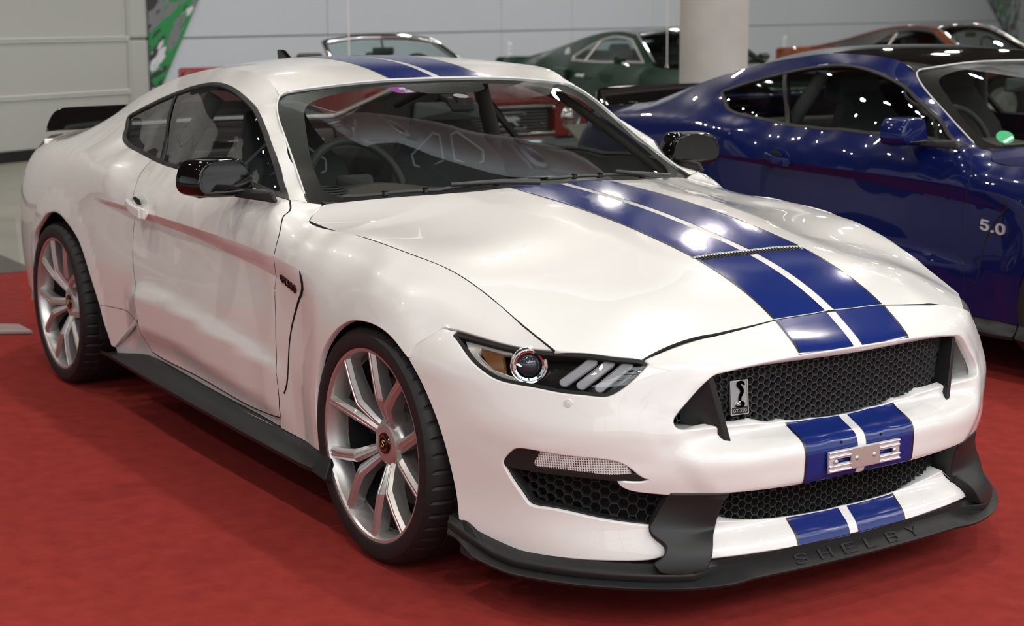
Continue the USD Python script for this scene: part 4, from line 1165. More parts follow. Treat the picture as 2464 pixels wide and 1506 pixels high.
def honeycomb(field, g, a, depth, off, t=.0022, cap=None):
    """Open hexagonal cells of flat-to-flat size a, as walls standing in from the surface, inside polygon g (field coordinates, u in radians of about 1.1 m)."""
    k = 1 / 1.08
    w = a / math.sqrt(3) * 2          # corner to corner
    x0, y0, x1, y1 = g.bounds
    segs, hexes = set(), []
    nx, ny = int((x1 - x0) / (w * .75 * k)) + 3, int((y1 - y0) / a) + 3
    shapely.prepare(g)
    for i in range(-nx // 2 - 1, nx // 2 + 2):
        for j in range(-1, ny + 1):
            cx = (x0 + x1) / 2 + i * w * .75 * k
            cy = y0 + (j + .5 * (i % 2)) * a
            pts = [(cx + w / 2 * k * math.cos(q * math.pi / 3), cy + w / 2 * math.sin(q * math.pi / 3)) for q in range(6)]
            hexes.append((cx, cy))
            for q in range(6):
                p, r = (tuple(np.round(z, 5)) for z in (pts[q], pts[(q + 1) % 6]))
                segs.add((min(p, r), max(p, r)))
    L = shapely.linestrings([list(map(list, s)) for s in segs])
    L = shapely.intersection(L, g)
    q = []
    for l in L:
        for z in getattr(l, 'geoms', [l]):
            if z.length > .0015 and z.geom_type == 'LineString':
                q.append(np.asarray(z.coords)[[0, -1]])
    q = np.asarray(q)
    d = nrm((q[:, 1] - q[:, 0]) / [k, 1])
    o = np.stack([-d[:, 1] * k, d[:, 0]], 1) * t / 2
    c = np.stack([q[:, 0] + o, q[:, 1] + o, q[:, 1] - o, q[:, 0] - o], 1).reshape(-1, 2)
    F0, N0 = field.at(c, off), field.normal(c)
    B0 = F0 - N0 * depth
    n = len(q)
    V = np.concatenate([F0.reshape(n, 4, 3), B0.reshape(n, 4, 3)], 1).reshape(-1, 3)
    tri = np.array([[0, 1, 2], [0, 2, 3], [0, 4, 5], [0, 5, 1], [2, 6, 7], [2, 7, 3]])
    Fc = (np.arange(n)[:, None, None] * 8 + tri).reshape(-1, 3)
    m = flat(trimesh.Trimesh(V, Fc, process=False), False)
    hx = [h for h in hexes if g.buffer(-a * .3).contains(shapely.Point(h))]
    return m, hx


gm = spl(OUT['grille_mid'][0], [0, 1, 2, 3], .02)
mesh_g = grille_g.buffer(.010)
hc, cells = honeycomb(MESH, mesh_g, .0205, .014, .004)
grille = part('grille_mesh', hc, 'mesh', kind='stuff')
gy0, gy1 = grille_g.bounds[1], grille_g.bounds[3]
plugs = []
for (cx, cy) in cells:
    f = (cy - gy0) / (gy1 - gy0)
    if f > .66 or abs(cx) > .30 and f > .3 or f < .13:
        c = MESH.at([[cx, cy]], -.010)[0]
        T = frame4(c, (0, 1, 0), (0, 0, 1))
        T[:3, :3] = frame4(c, MESH.normal([[cx, cy]])[0], (0, 0, 1))[:3, [1, 2, 0]]
        plugs.append(moved(tm(trimesh.creation.cone(.0105, .010, sections=6), 10), T))
part('grille_plugs', join(*plugs), 'mesh', grille, kind='stuff')
both_box = lambda g, off, f=MESH: shell(f, g, .06, 0, off=off)
part('grille_backing', both_box(grille_g.buffer(.02), -.05), 'black', grille)
gfr = np.asarray(grille_g.buffer(.006).exterior.coords)[:-1]
part('grille_frame', tube(MESH.at(gfr, .008), .0045, 6, True), 'trim', grille)
fins = []
for v in np.linspace(gy0 + .03, gy0 + .09, 7):
    for s0 in (-.36, -.06):
        fins.append(tube(MESH.at(np.stack([np.linspace(s0, s0 + .26, 8), np.full(8, v)], 1), -.035), .0014, 4))
part('radiator_fins', join(*fins), 'satin', grille, kind='stuff')
rim_g = grille_g.buffer(.0035).difference(grille_g.buffer(-.0045))
# the two fin-like ducts standing in the grille
for s_, k_ in ((-1, 0), (1, 1)):
    tp, bt = np.array([.864, .436, .648]), np.array([.890, .392, .470])
    tb, bb = np.array([.80, .545, .615]), np.array([.868, .528, .508])
    blk = hullpts([tp, bt, tp + [-.004, .012, -.002], bt + [-.004, .012, .002], (.800, .478, .575), (.795, .470, .484), (.80, .428, .632), (.805, .392, .476), (.785, .462, .60)], .003, 8)
    part('grille_duct', mirror(blk, s_), 'trim', grille)
# number-plate bracket
pb = FRONT.at([[0, .39]])[0]
rail = poly([(-.128, -.028), (.128, -.028), (.128, .028), (-.128, .028)]).difference(shapely.union_all([shapely.box(-.105, -.006, -.045, .006), shapely.box(.045, -.006, .105, .006)]))
Tp = frame4((pb[0] + .006, .0, .388), (0, 1, 0), (-.05, 0, 1))
pk = part('plate_bracket', extrude(rail, .005, Tp), 'alu', None, 'silver aluminium number plate bracket', tag='white')
for yy in (-.024, -.012, .012, .024):
    for a, b in ((-.127, -.05), (.05, .127)):
        rib = tube([(a, yy, .006), (b, yy, .006)], .0035, 6)
        part('bracket_rib', moved(rib, Tp), 'alu', pk, tag='white')
part('bracket_plate', moved(box((-.052, -.026, .005), (.052, .026, .0095), .001), Tp), 'steel', pk, tag='white')
for a in (-.105, -.031, .031, .105):
    part('screw', moved(tm(trimesh.creation.icosphere(2, .0068)), Tp @ mat4(np.diag([1, 1, .6]), (a, 0, .009))), 'steel', pk, tag='white')
for a in (-.062, .062):
    c = FRONT.at([[a, .432]], .001)[0]
    part('bolt', tm(trimesh.creation.icosphere(1, .004).apply_translation(c)), 'black', fascia, tag='white')
# emblem: snake on a plate
cb = np.asarray(OUT['badge_cobra'][0])
Tb = frame4((.858, -.338, .567), (.12, 1, 0), (-.10, 0, 1))
wB, hB = .053, .087
bdg = part('emblem', moved(box((-wB / 2, -hB / 2, -.002), (wB / 2, hB / 2, .004), .0015), Tb), 'steel_dark', None, 'metal badge with a raised snake', tag='white')
part('emblem_rim', extrude(shapely.box(-wB / 2, -hB / 2, wB / 2, hB / 2).difference(shapely.box(-wB / 2 + .002, -hB / 2 + .002, wB / 2 - .002, hB / 2 - .002)), .003, Tb @ mat4(t=(0, 0, .003))), 'steel', bdg, tag='white')
part('emblem_band', moved(box((-wB / 2 + .002, -hB / 2 + .002, .003), (wB / 2 - .002, -hB / 2 + .019, .0050), .0005), Tb), 'frit', bdg, tag='white')
sn = .9 * np.array([[-.016, -.022], [-.004, -.026], [.010, -.024], [.013, -.018], [.004, -.014], [.001, -.006], [.004, .004], [.009, .014], [.006, .026], [-.002, .036], [.004, .042], [.013, .040], [.018, .034]]) * [1, 1]
sw = np.interp(np.linspace(0, 1, 60), [0, .1, .35, .55, .7, .8, .9, 1], [.0015, .003, .004, .0045, .0058, .0055, .0045, .0022])
snp = spl(sn, (), .002, False)
snp = snp[np.linspace(0, len(snp) - 1, 60).astype(int)]
snake = tube(np.column_stack([snp[:, 0], snp[:, 1], np.full(60, .005)]), sw, 8)
part('snake', moved(snake, Tb), 'steel', bdg, tag='white')
coil = tube(np.array([.9, .9, 1]) * [(-.018, -.020, .005), (-.014, -.013, .006), (-.008, -.018, .005), (-.002, -.012, .006), (.012, -.017, .005), (.017, -.011, .005)], [.001, .003, .003, .003, .003, .001], 6)
part('snake_coil', moved(coil, Tb), 'steel', bdg, tag='white')
gt = text('GT 350', .0085, .001, False, .040)
part('lettering', moved(tm(gt, False), Tb @ mat4(t=(0, -hB / 2 + .0105, .005))), 'steel', bdg, tag='white')
# lower grille between the struts, outer intakes
bh = np.vstack([bl_[::-1][:0], bl_, [[0, .338]], [[0, .228]], np.asarray(OUT['chin'][0])[:4][::-1], [np.asarray(OUT['strut'][0])[2]], [np.asarray(OUT['strut'][0])[0]]])
mouth_g = poly(shapely.MultiPoint([*bl_, (0, .342), (0, .226), *np.asarray(OUT['chin'][0])[:4] - [0, .004]]).convex_hull.exterior.coords)
mouth_g = shapely.union_all([mouth_g, flip(mouth_g)]).buffer(.012)
hc2, _ = honeycomb(MESH, mouth_g, .0225, .014, .0)
lower = part('lower_grille', hc2, 'mesh_dark', kind='stuff')
part('lower_backing', both_box(mouth_g.buffer(.02), -.06), 'black', lower)
hc3, _ = honeycomb(FRONT, intake_g.buffer(.01), .026, .014, -.034, .0017)
ig = both('intake_grille', hc3, 'mesh_dark', kind='stuff')
both('intake_backing', both_box(intake_g.buffer(.02), -.085, FRONT), 'black', ig)
both('intake_rim', shell(FRONT, intake_g.buffer(.004).difference(intake_g.buffer(-.004)), .04, .03, off=-.010), 'trim', ig)
bld = both('intake_blade', shell(FRONT, poly(outline('blade')).buffer(.0005), .02, .03, off=-.004), 'trim')
fogg = poly(outline('fog'))
fog = both('turn_signal', shell(FRONT, fogg, .02, .01, off=-.0035), 'lens')
fx0, fy0, fx1, fy1 = fogg.bounds
both('signal_reflector', shell(FRONT, fogg.buffer(.001), .02, 0, off=-.014), 'fog_reflector', fog)
both('signal_filter', shell(FRONT, shapely.box(fx0 + .42 * (fx1 - fx0), fy0, fx0 + .60 * (fx1 - fx0), fy1).intersection(fogg), .02, 0, off=-.012), 'amber', fog)
flutes = []
for u in np.arange(fx0, fx1, .0052):
    hitl = fogg.intersection(shapely.LineString([(u, fy0 - .1), (u + .02, fy1 + .1)]))
    if hitl.length > .004:
        c = np.asarray(hitl.coords)
        flutes.append(tube(FRONT.at(c, -.006), .0018, 4))
for v in np.arange(fy0, fy1, .0065):
    hitl = fogg.intersection(shapely.LineString([(fx0 - .1, v + .012), (fx1 + .1, v - .012)]))
    for z in getattr(hitl, 'geoms', [hitl]):
        if z.length > .02:
            c = np.asarray(z.coords)
            flutes.append(tube(FRONT.at(c[0] + np.linspace(0, 1, 6)[:, None] * (c[-1] - c[0]), -.006), .0014, 4))
both('signal_flutes', join(*flutes), 'flute', fog, kind='stuff')
strut = both('bumper_strut', shell(FRONT, strut_g.buffer(.002), (.02, .015), .085, off=lambda uv: .005 + .034 * np.clip((.335 - uv[:, 1]) / .165, 0, 1) ** 1.3, round_=.004), 'trim')

# headlights
lamp = both('headlight', shell(FRONT, head_g.buffer(-.002), .02, .012, off=-.002), 'lens')
both('lamp_housing', shell(FRONT, head_g.buffer(-.001), .03, 0, off=-.055), 'lamp_black', lamp)
both('lamp_seal', shell(FRONT, head_g.buffer(-.001).difference(head_g.buffer(-.008)), .03, .04, off=-.004), 'trim', lamp)


def offset_sheet(g, off0, th):
    return shell(FRONT, g, .015, th, off=off0)


pc = FRONT.at([[.800, .662]], -.026)[0]
pn = nrm(np.array([.82, .50, .02]))
Tl = frame4(pc, np.cross(pn, [0, 0, 1]), pn) if False else np.eye(4)
ez = nrm(np.array([0, 0, 1.0]) - pn[2] * pn)
Tl[:3, 1], Tl[:3, 2], Tl[:3, 0], Tl[:3, 3] = pn, ez, np.cross(pn, ez), pc
proj_ = both('projector', moved(lathe([(0, .026), (.012, .0245), (.022, .019), (.028, .010), (.031, 0), (.031, -.01)], 40), Tl), 'proj_glass', lamp)
both('projector_ring', moved(lathe([(.031, .0), (.033, .012), (.038, .014), (.041, .008), (.041, -.02)], 48), Tl), 'chrome', lamp)
both('projector_shroud', moved(lathe([(.0415, .002), (.0475, .004), (.0475, -.035)], 48), Tl), 'chrome', lamp)
both('lamp_liner', offset_sheet(poly(OUT['chrome_liner'][0]), -.020, .02), 'liner', lamp)
both('side_reflector', offset_sheet(poly(OUT['amber'][0]).buffer(.001), -.028, .01), 'amber', lamp)
for a, b in (((.712, .624), (.650, .676)), ((.673, .619), (.611, .675)), ((.632, .614), (.569, .674))):
    bar = shapely.LineString([a, b]).buffer(.0085, 6)
    both('daytime_bar', offset_sheet(bar, -.020, .012), 'drl', lamp)

# splitter: a winglet with a ridge, and a flat lip below it
ph = np.linspace(-1.005, 1.005, 161)
zl = .170 + .055 * np.clip((np.abs(ph) - .80) / .2, 0, 1) ** 1.3
base = FRONT.at(np.stack([np.abs(ph), zl], 1))
nn = FRONT.normal(np.stack([np.abs(ph), zl], 1))
base[:, 1] *= np.sign(ph)
nn[:, 1] *= np.sign(ph)
nn[:, 2] = 0
nn = nrm(nn)
up = np.array([0, 0, 1.0])
e_ = np.clip((np.abs(ph) - .38) / .06, 0, 1)[:, None]           # 1 outside the struts
endt = np.clip((1.005 - np.abs(ph)) / .14, 0, 1)[:, None]
w_ = .040 * (endt * .75 + .25)
rows = [base - nn * .03 + up * .003, base + nn * .001 + up * .003, base + nn * w_ * .45 * e_ - up * .010, base + nn * w_ * .9 * e_ - up * (.010 + .002 * e_), base + nn * w_ * e_ - up * (.015 + .003 * e_), base + nn * (w_ * e_ * .85) - up * (.022 + .008 * e_), base - nn * .03 - up * .028]
split = part('splitter', rows_mesh(rows), 'trim')
h2 = np.clip((np.abs(ph) - .30) / .075, 0, 1)[:, None]
h2 = h2 * h2 * (3 - 2 * h2)
lw = (.040 + .016 * h2) * np.clip((1.0 - np.abs(ph)) / .1, .25, 1)[:, None]
lip = [base - nn * .05 - up * .012, base + nn * .004 - up * (.010 + .012 * h2), base + nn * (lw - .003) - up * .039, base + nn * lw - up * .042, base + nn * (lw - .004) - up * .049, base - nn * .09 - up * .051]
part('splitter_lip', rows_mesh(lip), 'trim', split)
both('splitter_end', hullpts([(.402, .872, .228), (.44, .868, .205), (.415, .885, .14), (.47, .885, .135), (.405, .86, .14), (.46, .86, .135), (.52, .862, .145), (.52, .84, .15)], .006, 8), 'trim', (split, split))
# letters pressed into the lip
for s_, a in zip('SHELBY', np.linspace(-.176, .176, 6)):
    j = (a - ph[0]) / (ph[1] - ph[0])
    i0, fr_ = int(j), j - int(j)
    at = lambda R: R[i0] * (1 - fr_) + R[i0 + 1] * fr_
    top_, bot_ = at(np.asarray(lip[1])), at(np.asarray(lip[2]))
    nrm_ = at(nn)
    ex_ = np.cross([0, 0, 1.0], nrm_)
    T = frame4(top_ * .47 + bot_ * .53, ex_, top_ - bot_)
    part('lettering', moved(tm(text(s_, .030, .0022, False, .044), False), T @ mat4(t=(0, 0, .0006))), 'emboss', split, tag='white')

# side skirts
sk = outline('skirt_top', .03, False)
S0 = SIDE.at(sk)
S0 = S0[np.argsort(S0[:, 0])]
out_ = np.array([0, 1.0, 0])
tt = np.clip((S0[:, 0] - S0[0, 0]) / .12, 0, 1)[:, None]
yb = np.interp(S0[:, 0], [-2.1, -1.6, -.8, -.3], [.935, .955, .955, .95])
bot = np.stack([S0[:, 0], yb, np.interp(S0[:, 0], [-2.1, -1.6, -1.1, -.4, -.28], [.225, .218, .205, .19, .195])], 1)
rows = [S0 - out_ * .03, S0 + out_ * -.002 + up * .002, S0 * .5 + bot * .5 - out_ * .012, bot + up * .008, bot - up * .006 - out_ * .004, bot - up * .012 - out_ * .12, S0 - out_ * .15]
skirt = both('side_skirt', rows_mesh(rows), 'trim')
wl = both('skirt_end', hullpts([(-.30, .93, .245), (-.24, .93, .24), (-.30, .955, .20), (-.235, .95, .19), (-.30, .90, .15), (-.25, .90, .15)], .006, 8), 'trim', skirt)

# door mirrors
def mirror_head():
    prof = np.array([[0, -.062], [.06, -.058], [.102, -.046], [.118, -.022], [.114, .014], [.100, .044], [.078, .058], [.03, .063], [-.03, .063], [-.068, .058], [-.086, .036], [-.106, -.020], [-.112, -.046], [-.095, -.060], [-.05, -.063]])
    ring = spl(prof, (), .008)
    rows = []
    for d, s in ((-.060, .84), (-.056, .90), (-.044, .955), (-.015, .99), (.02, 1.0), (.045, .985), (.052, .97), (.053, .93), (.044, .90)):
        c = ring * s + [0, (1 - s) * .006]
        rows.append(np.column_stack([np.full(len(c), -d), c[:, 0], c[:, 1]]))
    R = np.asarray(rows)
    n, k = R.shape[1], len(R)
    V = R.reshape(-1, 3)
    i, j = np.meshgrid(np.arange(k - 1), np.arange(n), indexing='ij')
    i, j = i.ravel(), j.ravel()
    j2 = (j + 1) % n
    q = np.stack([i * n + j, i * n + j2, (i + 1) * n + j2, (i + 1) * n + j], 1)
    f = np.vstack([q[:, [0, 1, 2]], q[:, [0, 2, 3]]])
    _, f2 = earcut(Polygon(R[0][:, 1:]))
    f = np.vstack([f, f2])
    m = trimesh.Trimesh(V, f, process=True)
    m.fix_normals()
    gl = R[-1] + [-.002, 0, 0]
    _, f3 = earcut(Polygon(gl[:, 1:] * 1.01))
    return flat(m, 45), flat(trimesh.Trimesh(gl, f3, process=False), 30)


mh, mg = mirror_head()
MT = mat4(rotm(-12, (0, 0, 1)), (-.93, .962, 1.010))
mir = both('mirror_housing', moved(mh, MT), 'mirror_shell')
both('mirror_glass', moved(mg, MT), 'mirror', mir)
both('mirror_base', hullpts([(-.905, .88, .958), (-.905, 1.03, .957), (-.95, 1.03, .957), (-.955, .88, .958), (-.90, 1.05, .966), (-.955, 1.05, .966), (-.90, .865, .966), (-.96, .865, .966)], .006, 8), 'trim', mir)
both('mirror_arm', hullpts([(-.80, .862, .958), (-.72, .858, .950), (-.74, .858, .970), (-.80, .862, .972), (-.89, .91, .956), (-.93, .91, .956), (-.91, .90, .965)], .008, 8), 'trim', mir)
fac = spl(np.array([[.088, -.030], [.092, .010], [.070, .040], [-.055, .042], [-.088, -.026], [-.02, -.034]]), (), .01)
both('mirror_inset', moved(moved(extrude(poly(fac), .003), frame4((.058, 0, .002), (0, 1, 0), (0, 0, 1))), MT), 'mirror_shell', mir, tag='white')
both('mirror_signal', tube([(-.862, .90, .972), (-.858, .97, .970), (-.868, 1.04, .973)], .004, 6), 'frit', mir)

# door handles
hc_ = OUT['handle'][0]
h0 = SIDE.at([hc_[2]])[0]
hx = np.array([1, 0, -.10])
cup = poly(spl(np.array([(-.085, -.004), (-.05, .026), (.02, .030), (.07, .018), (.085, -.006), (.04, -.026), (-.03, -.024)]), (), .01))
Th = frame4(h0 + [0, .001, 0], (1, 0, -.16), (0, -.30, 1))
cupm = shapely.affinity.translate(cup, 0, .002)
uv = np.asarray(cup.exterior.coords)
def handle_part(pts, r):
    """Points on the door: along it, out of it, up; the handle slopes with the character line."""
    return hullpts([h0 + np.array([d[0], d[1], d[2] - .16 * d[0]]) for d in pts], r, 12)


han = both('door_handle', handle_part([(-.080, .008, -.004), (-.055, .030, .010), (-.05, .030, -.010), (.0, .036, .008), (.0, .036, -.018), (.070, .030, .006), (.070, .030, -.020), (.088, .012, -.004)], .007), 'paint', door)
both('handle_cap', handle_part([(.062, .030, .012), (.062, .030, -.022), (.088, .022, .010), (.088, .022, -.018), (.080, .0, .0)], .006), 'paint', han)
both('handle_bowl', shell(SIDE, poly(uv3(SIDE, SIDE.at([hc_[2]])) + spl(np.array([(-.075, .012), (-.045, .040), (.0, .046), (.05, .030), (.075, .004), (.03, -.028), (-.04, -.012)]), (), .008)), .02, .004, off=.0012), 'paint', han)
both('handle_recess', handle_part([(-.042, .010, .020), (-.02, .012, .030), (.02, .012, .030), (.032, .011, .018), (.0, .012, .012)], .003), 'black', han)

# badge on the wing
bu = np.asarray(OUT['badge'][0])
lettering('GT350', .021, SIDE, bu[2], (-1 * -1, -.16), (0, 1.05), .0005, 'gloss_black', fender[0], name='badge', depth=.004, bold=True, width=.128, side=-1, tag='white', label='black raised model badge')
lettering('5.0', .036, SIDE, (-.47, bu[2][1] - .075), (1, -.10), (0, 1.05), .0005, 'alu', fender[0], name='badge', depth=.006, bold=True, width=.135, side=-1, tag='blue', label='chrome displacement badge')

# spoiler, rear fascia, tail lamps
ys = np.linspace(-.71, .71, 61)
pts = []
for y in ys:
    q = abs(y) / .71
    xb, zb = -3.43 - .05 * (1 - q * q) + .03 * np.clip((q - .9) / .1, 0, 1), 1.004 + .004 * (1 - q)
    hgt = .092 * (1 - np.clip((q - .80) / .2, 0, 1) ** 2.2 * .86)
    lean = hgt * .95
    pts.append(np.array([(xb + .012, y, zb), (xb - lean * .5 + .006, y, zb + hgt * .55), (xb - lean + .004, y, zb + hgt), (xb - lean - .006, y, zb + hgt + .003), (xb - lean - .014, y, zb + hgt - .008), (xb - lean * .5 - .020, y, zb + hgt * .42), (xb - .03, y, zb - .006)]))
spo = part('rear_spoiler', rows_mesh(np.asarray(pts).transpose(1, 0, 2)), 'gloss_black')
both('spoiler_foot', hullpts([(-3.44, .40, .985), (-3.50, .40, .985), (-3.45, .40, 1.012), (-3.49, .40, 1.012), (-3.44, .46, .985), (-3.50, .46, .985), (-3.45, .46, 1.012), (-3.49, .46, 1.012)], .004, 8), 'gloss_black', (spo, spo))
rg_ = shapely.box(-1.02, .26, 1.02, .98)
tail_g = shapely.box(.22, .76, .80, .905)
rear_g = rg_.difference(shapely.union_all([tail_g, flip(tail_g)]))
part('rear_bumper', shell(REAR, rear_g, .05, .02), 'paint')
for k in range(3):
    both('tail_lamp', shell(REAR, shapely.box(.30 + .17 * k, .765, .42 + .17 * k, .90), .05, .02, off=-.006), 'red_lens')
both('tail_panel', shell(REAR, tail_g.buffer(.005), .05, 0, off=-.02), 'gloss_black')

# wheels
R_T, R_R = .338, .275


def wheel(cx, cs, rot, rear=False):
    """Wheel in half-car space: outer rim plane at s = cs."""
    T = mat4(t=(cx, cs, R_T))
    w = .305 if rear else .290
    seg = 288
    th = np.arange(seg) * 2 * np.pi / seg
    prof = [(.272, -.004), (.276, .004), (.283, .007), (.300, .0085), (.316, .006), (.327, -.004), (.3335, -.018), (.3365, -.034), (.338, -.055), (.338, -.075), (.333, -.077), (.333, -.085), (.338, -.087), (.338, -.135), (.333, -.137), (.333, -.145), (.338, -.147), (.338, -.195), (.333, -.197), (.333, -.205), (.338, -.207), (.338, -w + .06), (.3345, -w + .02), (.325, -w), (.30, -w - .006), (.272, -w + .01)]
    p = np.asarray(prof)
    r = np.broadcast_to(p[:, 0], (seg, len(p))).copy()
    groove = ((np.arange(seg) % 6) == 0)
    sh = (p[:, 1] < -.010) & (p[:, 1] > -.078)
    sh2 = (p[:, 1] < -w + .065) & (p[:, 1] > -w + .01)
    r[np.ix_(groove, sh)] -= .0045
    r[np.ix_(np.roll(groove, 3), sh2)] -= .0045
    V = np.stack([r * np.cos(th)[:, None], np.broadcast_to(p[:, 1], r.shape), r * np.sin(th)[:, None]], -1).reshape(-1, 3)
    k = len(p)
    i, j = np.meshgrid(np.arange(seg), np.arange(k - 1), indexing='ij')
    i, j = i.ravel(), j.ravel()
    i2 = (i + 1) % seg
    q = np.stack([i * k + j, i * k + j + 1, i2 * k + j + 1, i2 * k + j], 1)
    tire = flat(trimesh.Trimesh(V, np.vstack([q[:, [0, 1, 2]], q[:, [0, 2, 3]]]), process=True), 30)
    rim = lathe([(.262, -.006), (.266, .0), (.2735, .0015), (.2765, -.002), (.2765, -.010), (.268, -.012), (.262, -.006), (.258, -.022), (.253, -.036), (.251, -.060), (.249, -.062)], 120, 25)
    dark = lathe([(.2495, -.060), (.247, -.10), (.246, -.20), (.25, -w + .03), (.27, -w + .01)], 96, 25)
    wh = both('wheel', moved(rim, T), 'wheel')
    both('tire', moved(tire, T), 'rubber', wh)
    both('shaded_barrel', moved(dark, T), 'black', wh)  # black here is painted shade deep in the barrel
    both('hub', moved(lathe([(.030, -.046), (.050, -.047), (.060, -.050), (.072, -.062), (.078, -.075), (.078, -.12), (.0, -.12)], 60), T), 'wheel', wh)
    cap = lathe([(0, -.0425), (.018, -.0425), (.0185, -.0415), (.0255, -.0415), (.026, -.0425), (.0295, -.0425), (.031, -.046)], 48)
    cp = both('center_cap', moved(cap, T), 'gloss_black', wh)
    both('cap_ring', moved(lathe([(.0195, -.0405), (.0215, -.0400), (.0235, -.0405)], 40), T), 'bronze', wh)
    sw_ = tube(np.array([(.010, -.0395, .007), (.002, -.0395, .010), (-.004, -.0395, .004), (.0, -.0395, 0), (.004, -.0395, -.004), (-.002, -.0395, -.010), (-.010, -.0395, -.007)]), .0018, 5, step=.002)
    both('cap_emblem', moved(sw_, T), 'gold', wh)
    for a in range(5):
        for sg in (-1, 1):
            c0 = math.radians(rot + 72 * a)
            secs = []
            for rr, da, d, wb, wt, thk in ((.055, 13, -.052, .0115, .0050, .045), (.085, 10.5, -.036, .0150, .0065, .050), (.134, 10, -.013, .0190, .0080, .052), (.142, 10.6, -.011, .0190, .0080, .052), (.2, 15.5, -.006, .0170, .0075, .046), (.264, 19, -.004, .0180, .0085, .042)):
                an = c0 + sg * math.radians(da)
                rad, tan = np.array([math.cos(an), 0, math.sin(an)]), np.array([-math.sin(an), 0, math.cos(an)])
                dep = np.array([0, 1.0, 0])
                P = [rad * rr + tan * l + dep * (d + e) for l, e in ((-wb * .7, -thk), (-wb, -.010), (-wt, 0), (-wt * .35, 0), (-wt * .2, -.0022), (wt * .2, -.0022), (wt * .35, 0), (wt, 0), (wb, -.010), (wb * .7, -thk))]
                secs.append(P)
            S = np.asarray(secs)
            sp = rows_mesh(S.transpose(1, 0, 2), 18)
            both('spoke', moved(sp, T), 'wheel', wh)
        an = math.radians(rot + 72 * a + 36)
        nut = moved(lathe([(0, -.049), (.009, -.050), (.010, -.07)], 6), mat4(t=(.050 * math.cos(an), 0, .050 * math.sin(an))))
        both('lug_nut', moved(nut, T), 'steel_dark', wh)
    back = lathe([(.0, -.172), (.244, -.172), (.244, -.176), (.0, -.176)], 48)
    both('dark_backing', moved(back, T), 'black', wh)  # black disc added to keep the gaps between spokes dark
    disc = lathe([(.07, -.120), (.185, -.120), (.187, -.125), (.187, -.148), (.185, -.152), (.07, -.152)], 60)
    both('brake_disc', moved(disc, T), 'disc', wh)
    a0 = 160 if not rear else 20
    cal = []
    for r_, y_ in ((.120, -.105), (.200, -.105), (.205, -.12), (.205, -.165), (.12, -.165), (.115, -.12)):
        aa = np.radians(np.linspace(a0 - 26, a0 + 26, 10))
        cal.append(np.stack([r_ * np.cos(aa), np.full(10, y_), r_ * np.sin(aa)], 1))
    both('brake_caliper', moved(rows_mesh(cal), T), 'frit', wh)
    return wh


wheel(0, .9267, 0)
wheel(-2.73, .917, 52, True)
for cx, a in ((0.02, 'f'), (-2.69, 'r')):
    aa = np.radians(np.linspace(-12, 192, 28))
    r_ = .374 if a == 'f' else .40
    ln = [np.stack([cx + r_ * np.cos(aa), np.full(28, s_), .335 + r_ * np.sin(aa)], 1) for s_ in ((.872 if a == 'f' else .90), .56)]
    V = np.vstack(ln)
    i = np.arange(27)
    f = np.vstack([np.stack([i, i + 1, i + 29], 1), np.stack([i, i + 29, i + 28], 1)])
    V2 = np.vstack([V, [[cx, .56, .335]]])
    f = np.vstack([f, np.stack([i + 28, i + 29, np.full(27, 56)], 1)])
    both('wheel_liner', flat(trimesh.Trimesh(V2, f, process=False), 30), 'black')

# floor pan, bulkhead and cabin
part('underbody', box((-3.55, -.62, .16), (.72, .62, .24), .02), 'black')
tub = join(box((-2.75, -.80, .24), (-.45, .80, .40), .02), box((-2.75, -.82, .38), (-.72, -.78, .88), .01), box((-2.75, .78, .38), (-.72, .82, .88), .01), box((-2.95, -.78, .38), (-2.70, .78, .93), .03), box((-.40, -.66, .24), (.55, .66, .62), .03))
cab = part('cabin', tub, 'cabin')
dash_rows = []
for s_ in np.linspace(-.79, .79, 25):
    b = .035 * math.exp(-((s_ + .37) / .17) ** 2)
    xf = -.52 - .16 * (abs(s_) / .75) ** 2
    dash_rows.append([(xf, s_, .885), (-.70, s_, .918), (-.90, s_, .925 + b), (-1.02, s_, .918 + b), (-1.07, s_, .885 + b), (-1.05, s_, .80), (-.98, s_, .60), (-.60, s_, .60)])
dash = part('dashboard', rows_mesh(np.asarray(dash_rows).transpose(1, 0, 2), 30), 'dash')
# instrument cowl with ribbed rings (seen low in the driver's corner of the screen)
for k in range(4):
    r0 = .085 - .012 * k
    aa = np.linspace(0, 2 * np.pi, 28, endpoint=False)
    part('speaker_ring', tube(np.stack([-.93 + r0 * .9 * np.cos(aa), -.575 + r0 * np.sin(aa), np.full(28, .932 + .007 * k)], 1), .0045, 6, True), 'satin', dash)
aa = np.linspace(0, 2 * np.pi, 40, endpoint=False)
Tw = mat4(rotm(-24, (0, 1, 0)), (-1.10, -.37, .915))
sw_ = part('steering_wheel', moved(tube(np.stack([0 * aa, .185 * np.cos(aa), .185 * np.sin(aa)], 1), .015, 10, True), Tw), 'seat')
for a in (0, 180, 270):
    c, s = math.cos(math.radians(a)), math.sin(math.radians(a))
    part('steering_spoke', moved(tube([(0, 0, 0), (0, .18 * c, .18 * s)], [.028, .016], 8), Tw), 'satin', sw_)
part('steering_hub', moved(hullpts([(.0, .05, .04), (.0, -.05, .04), (0, .04, -.05), (0, -.04, -.05), (.05, 0, 0)], .02), Tw), 'seat', sw_)


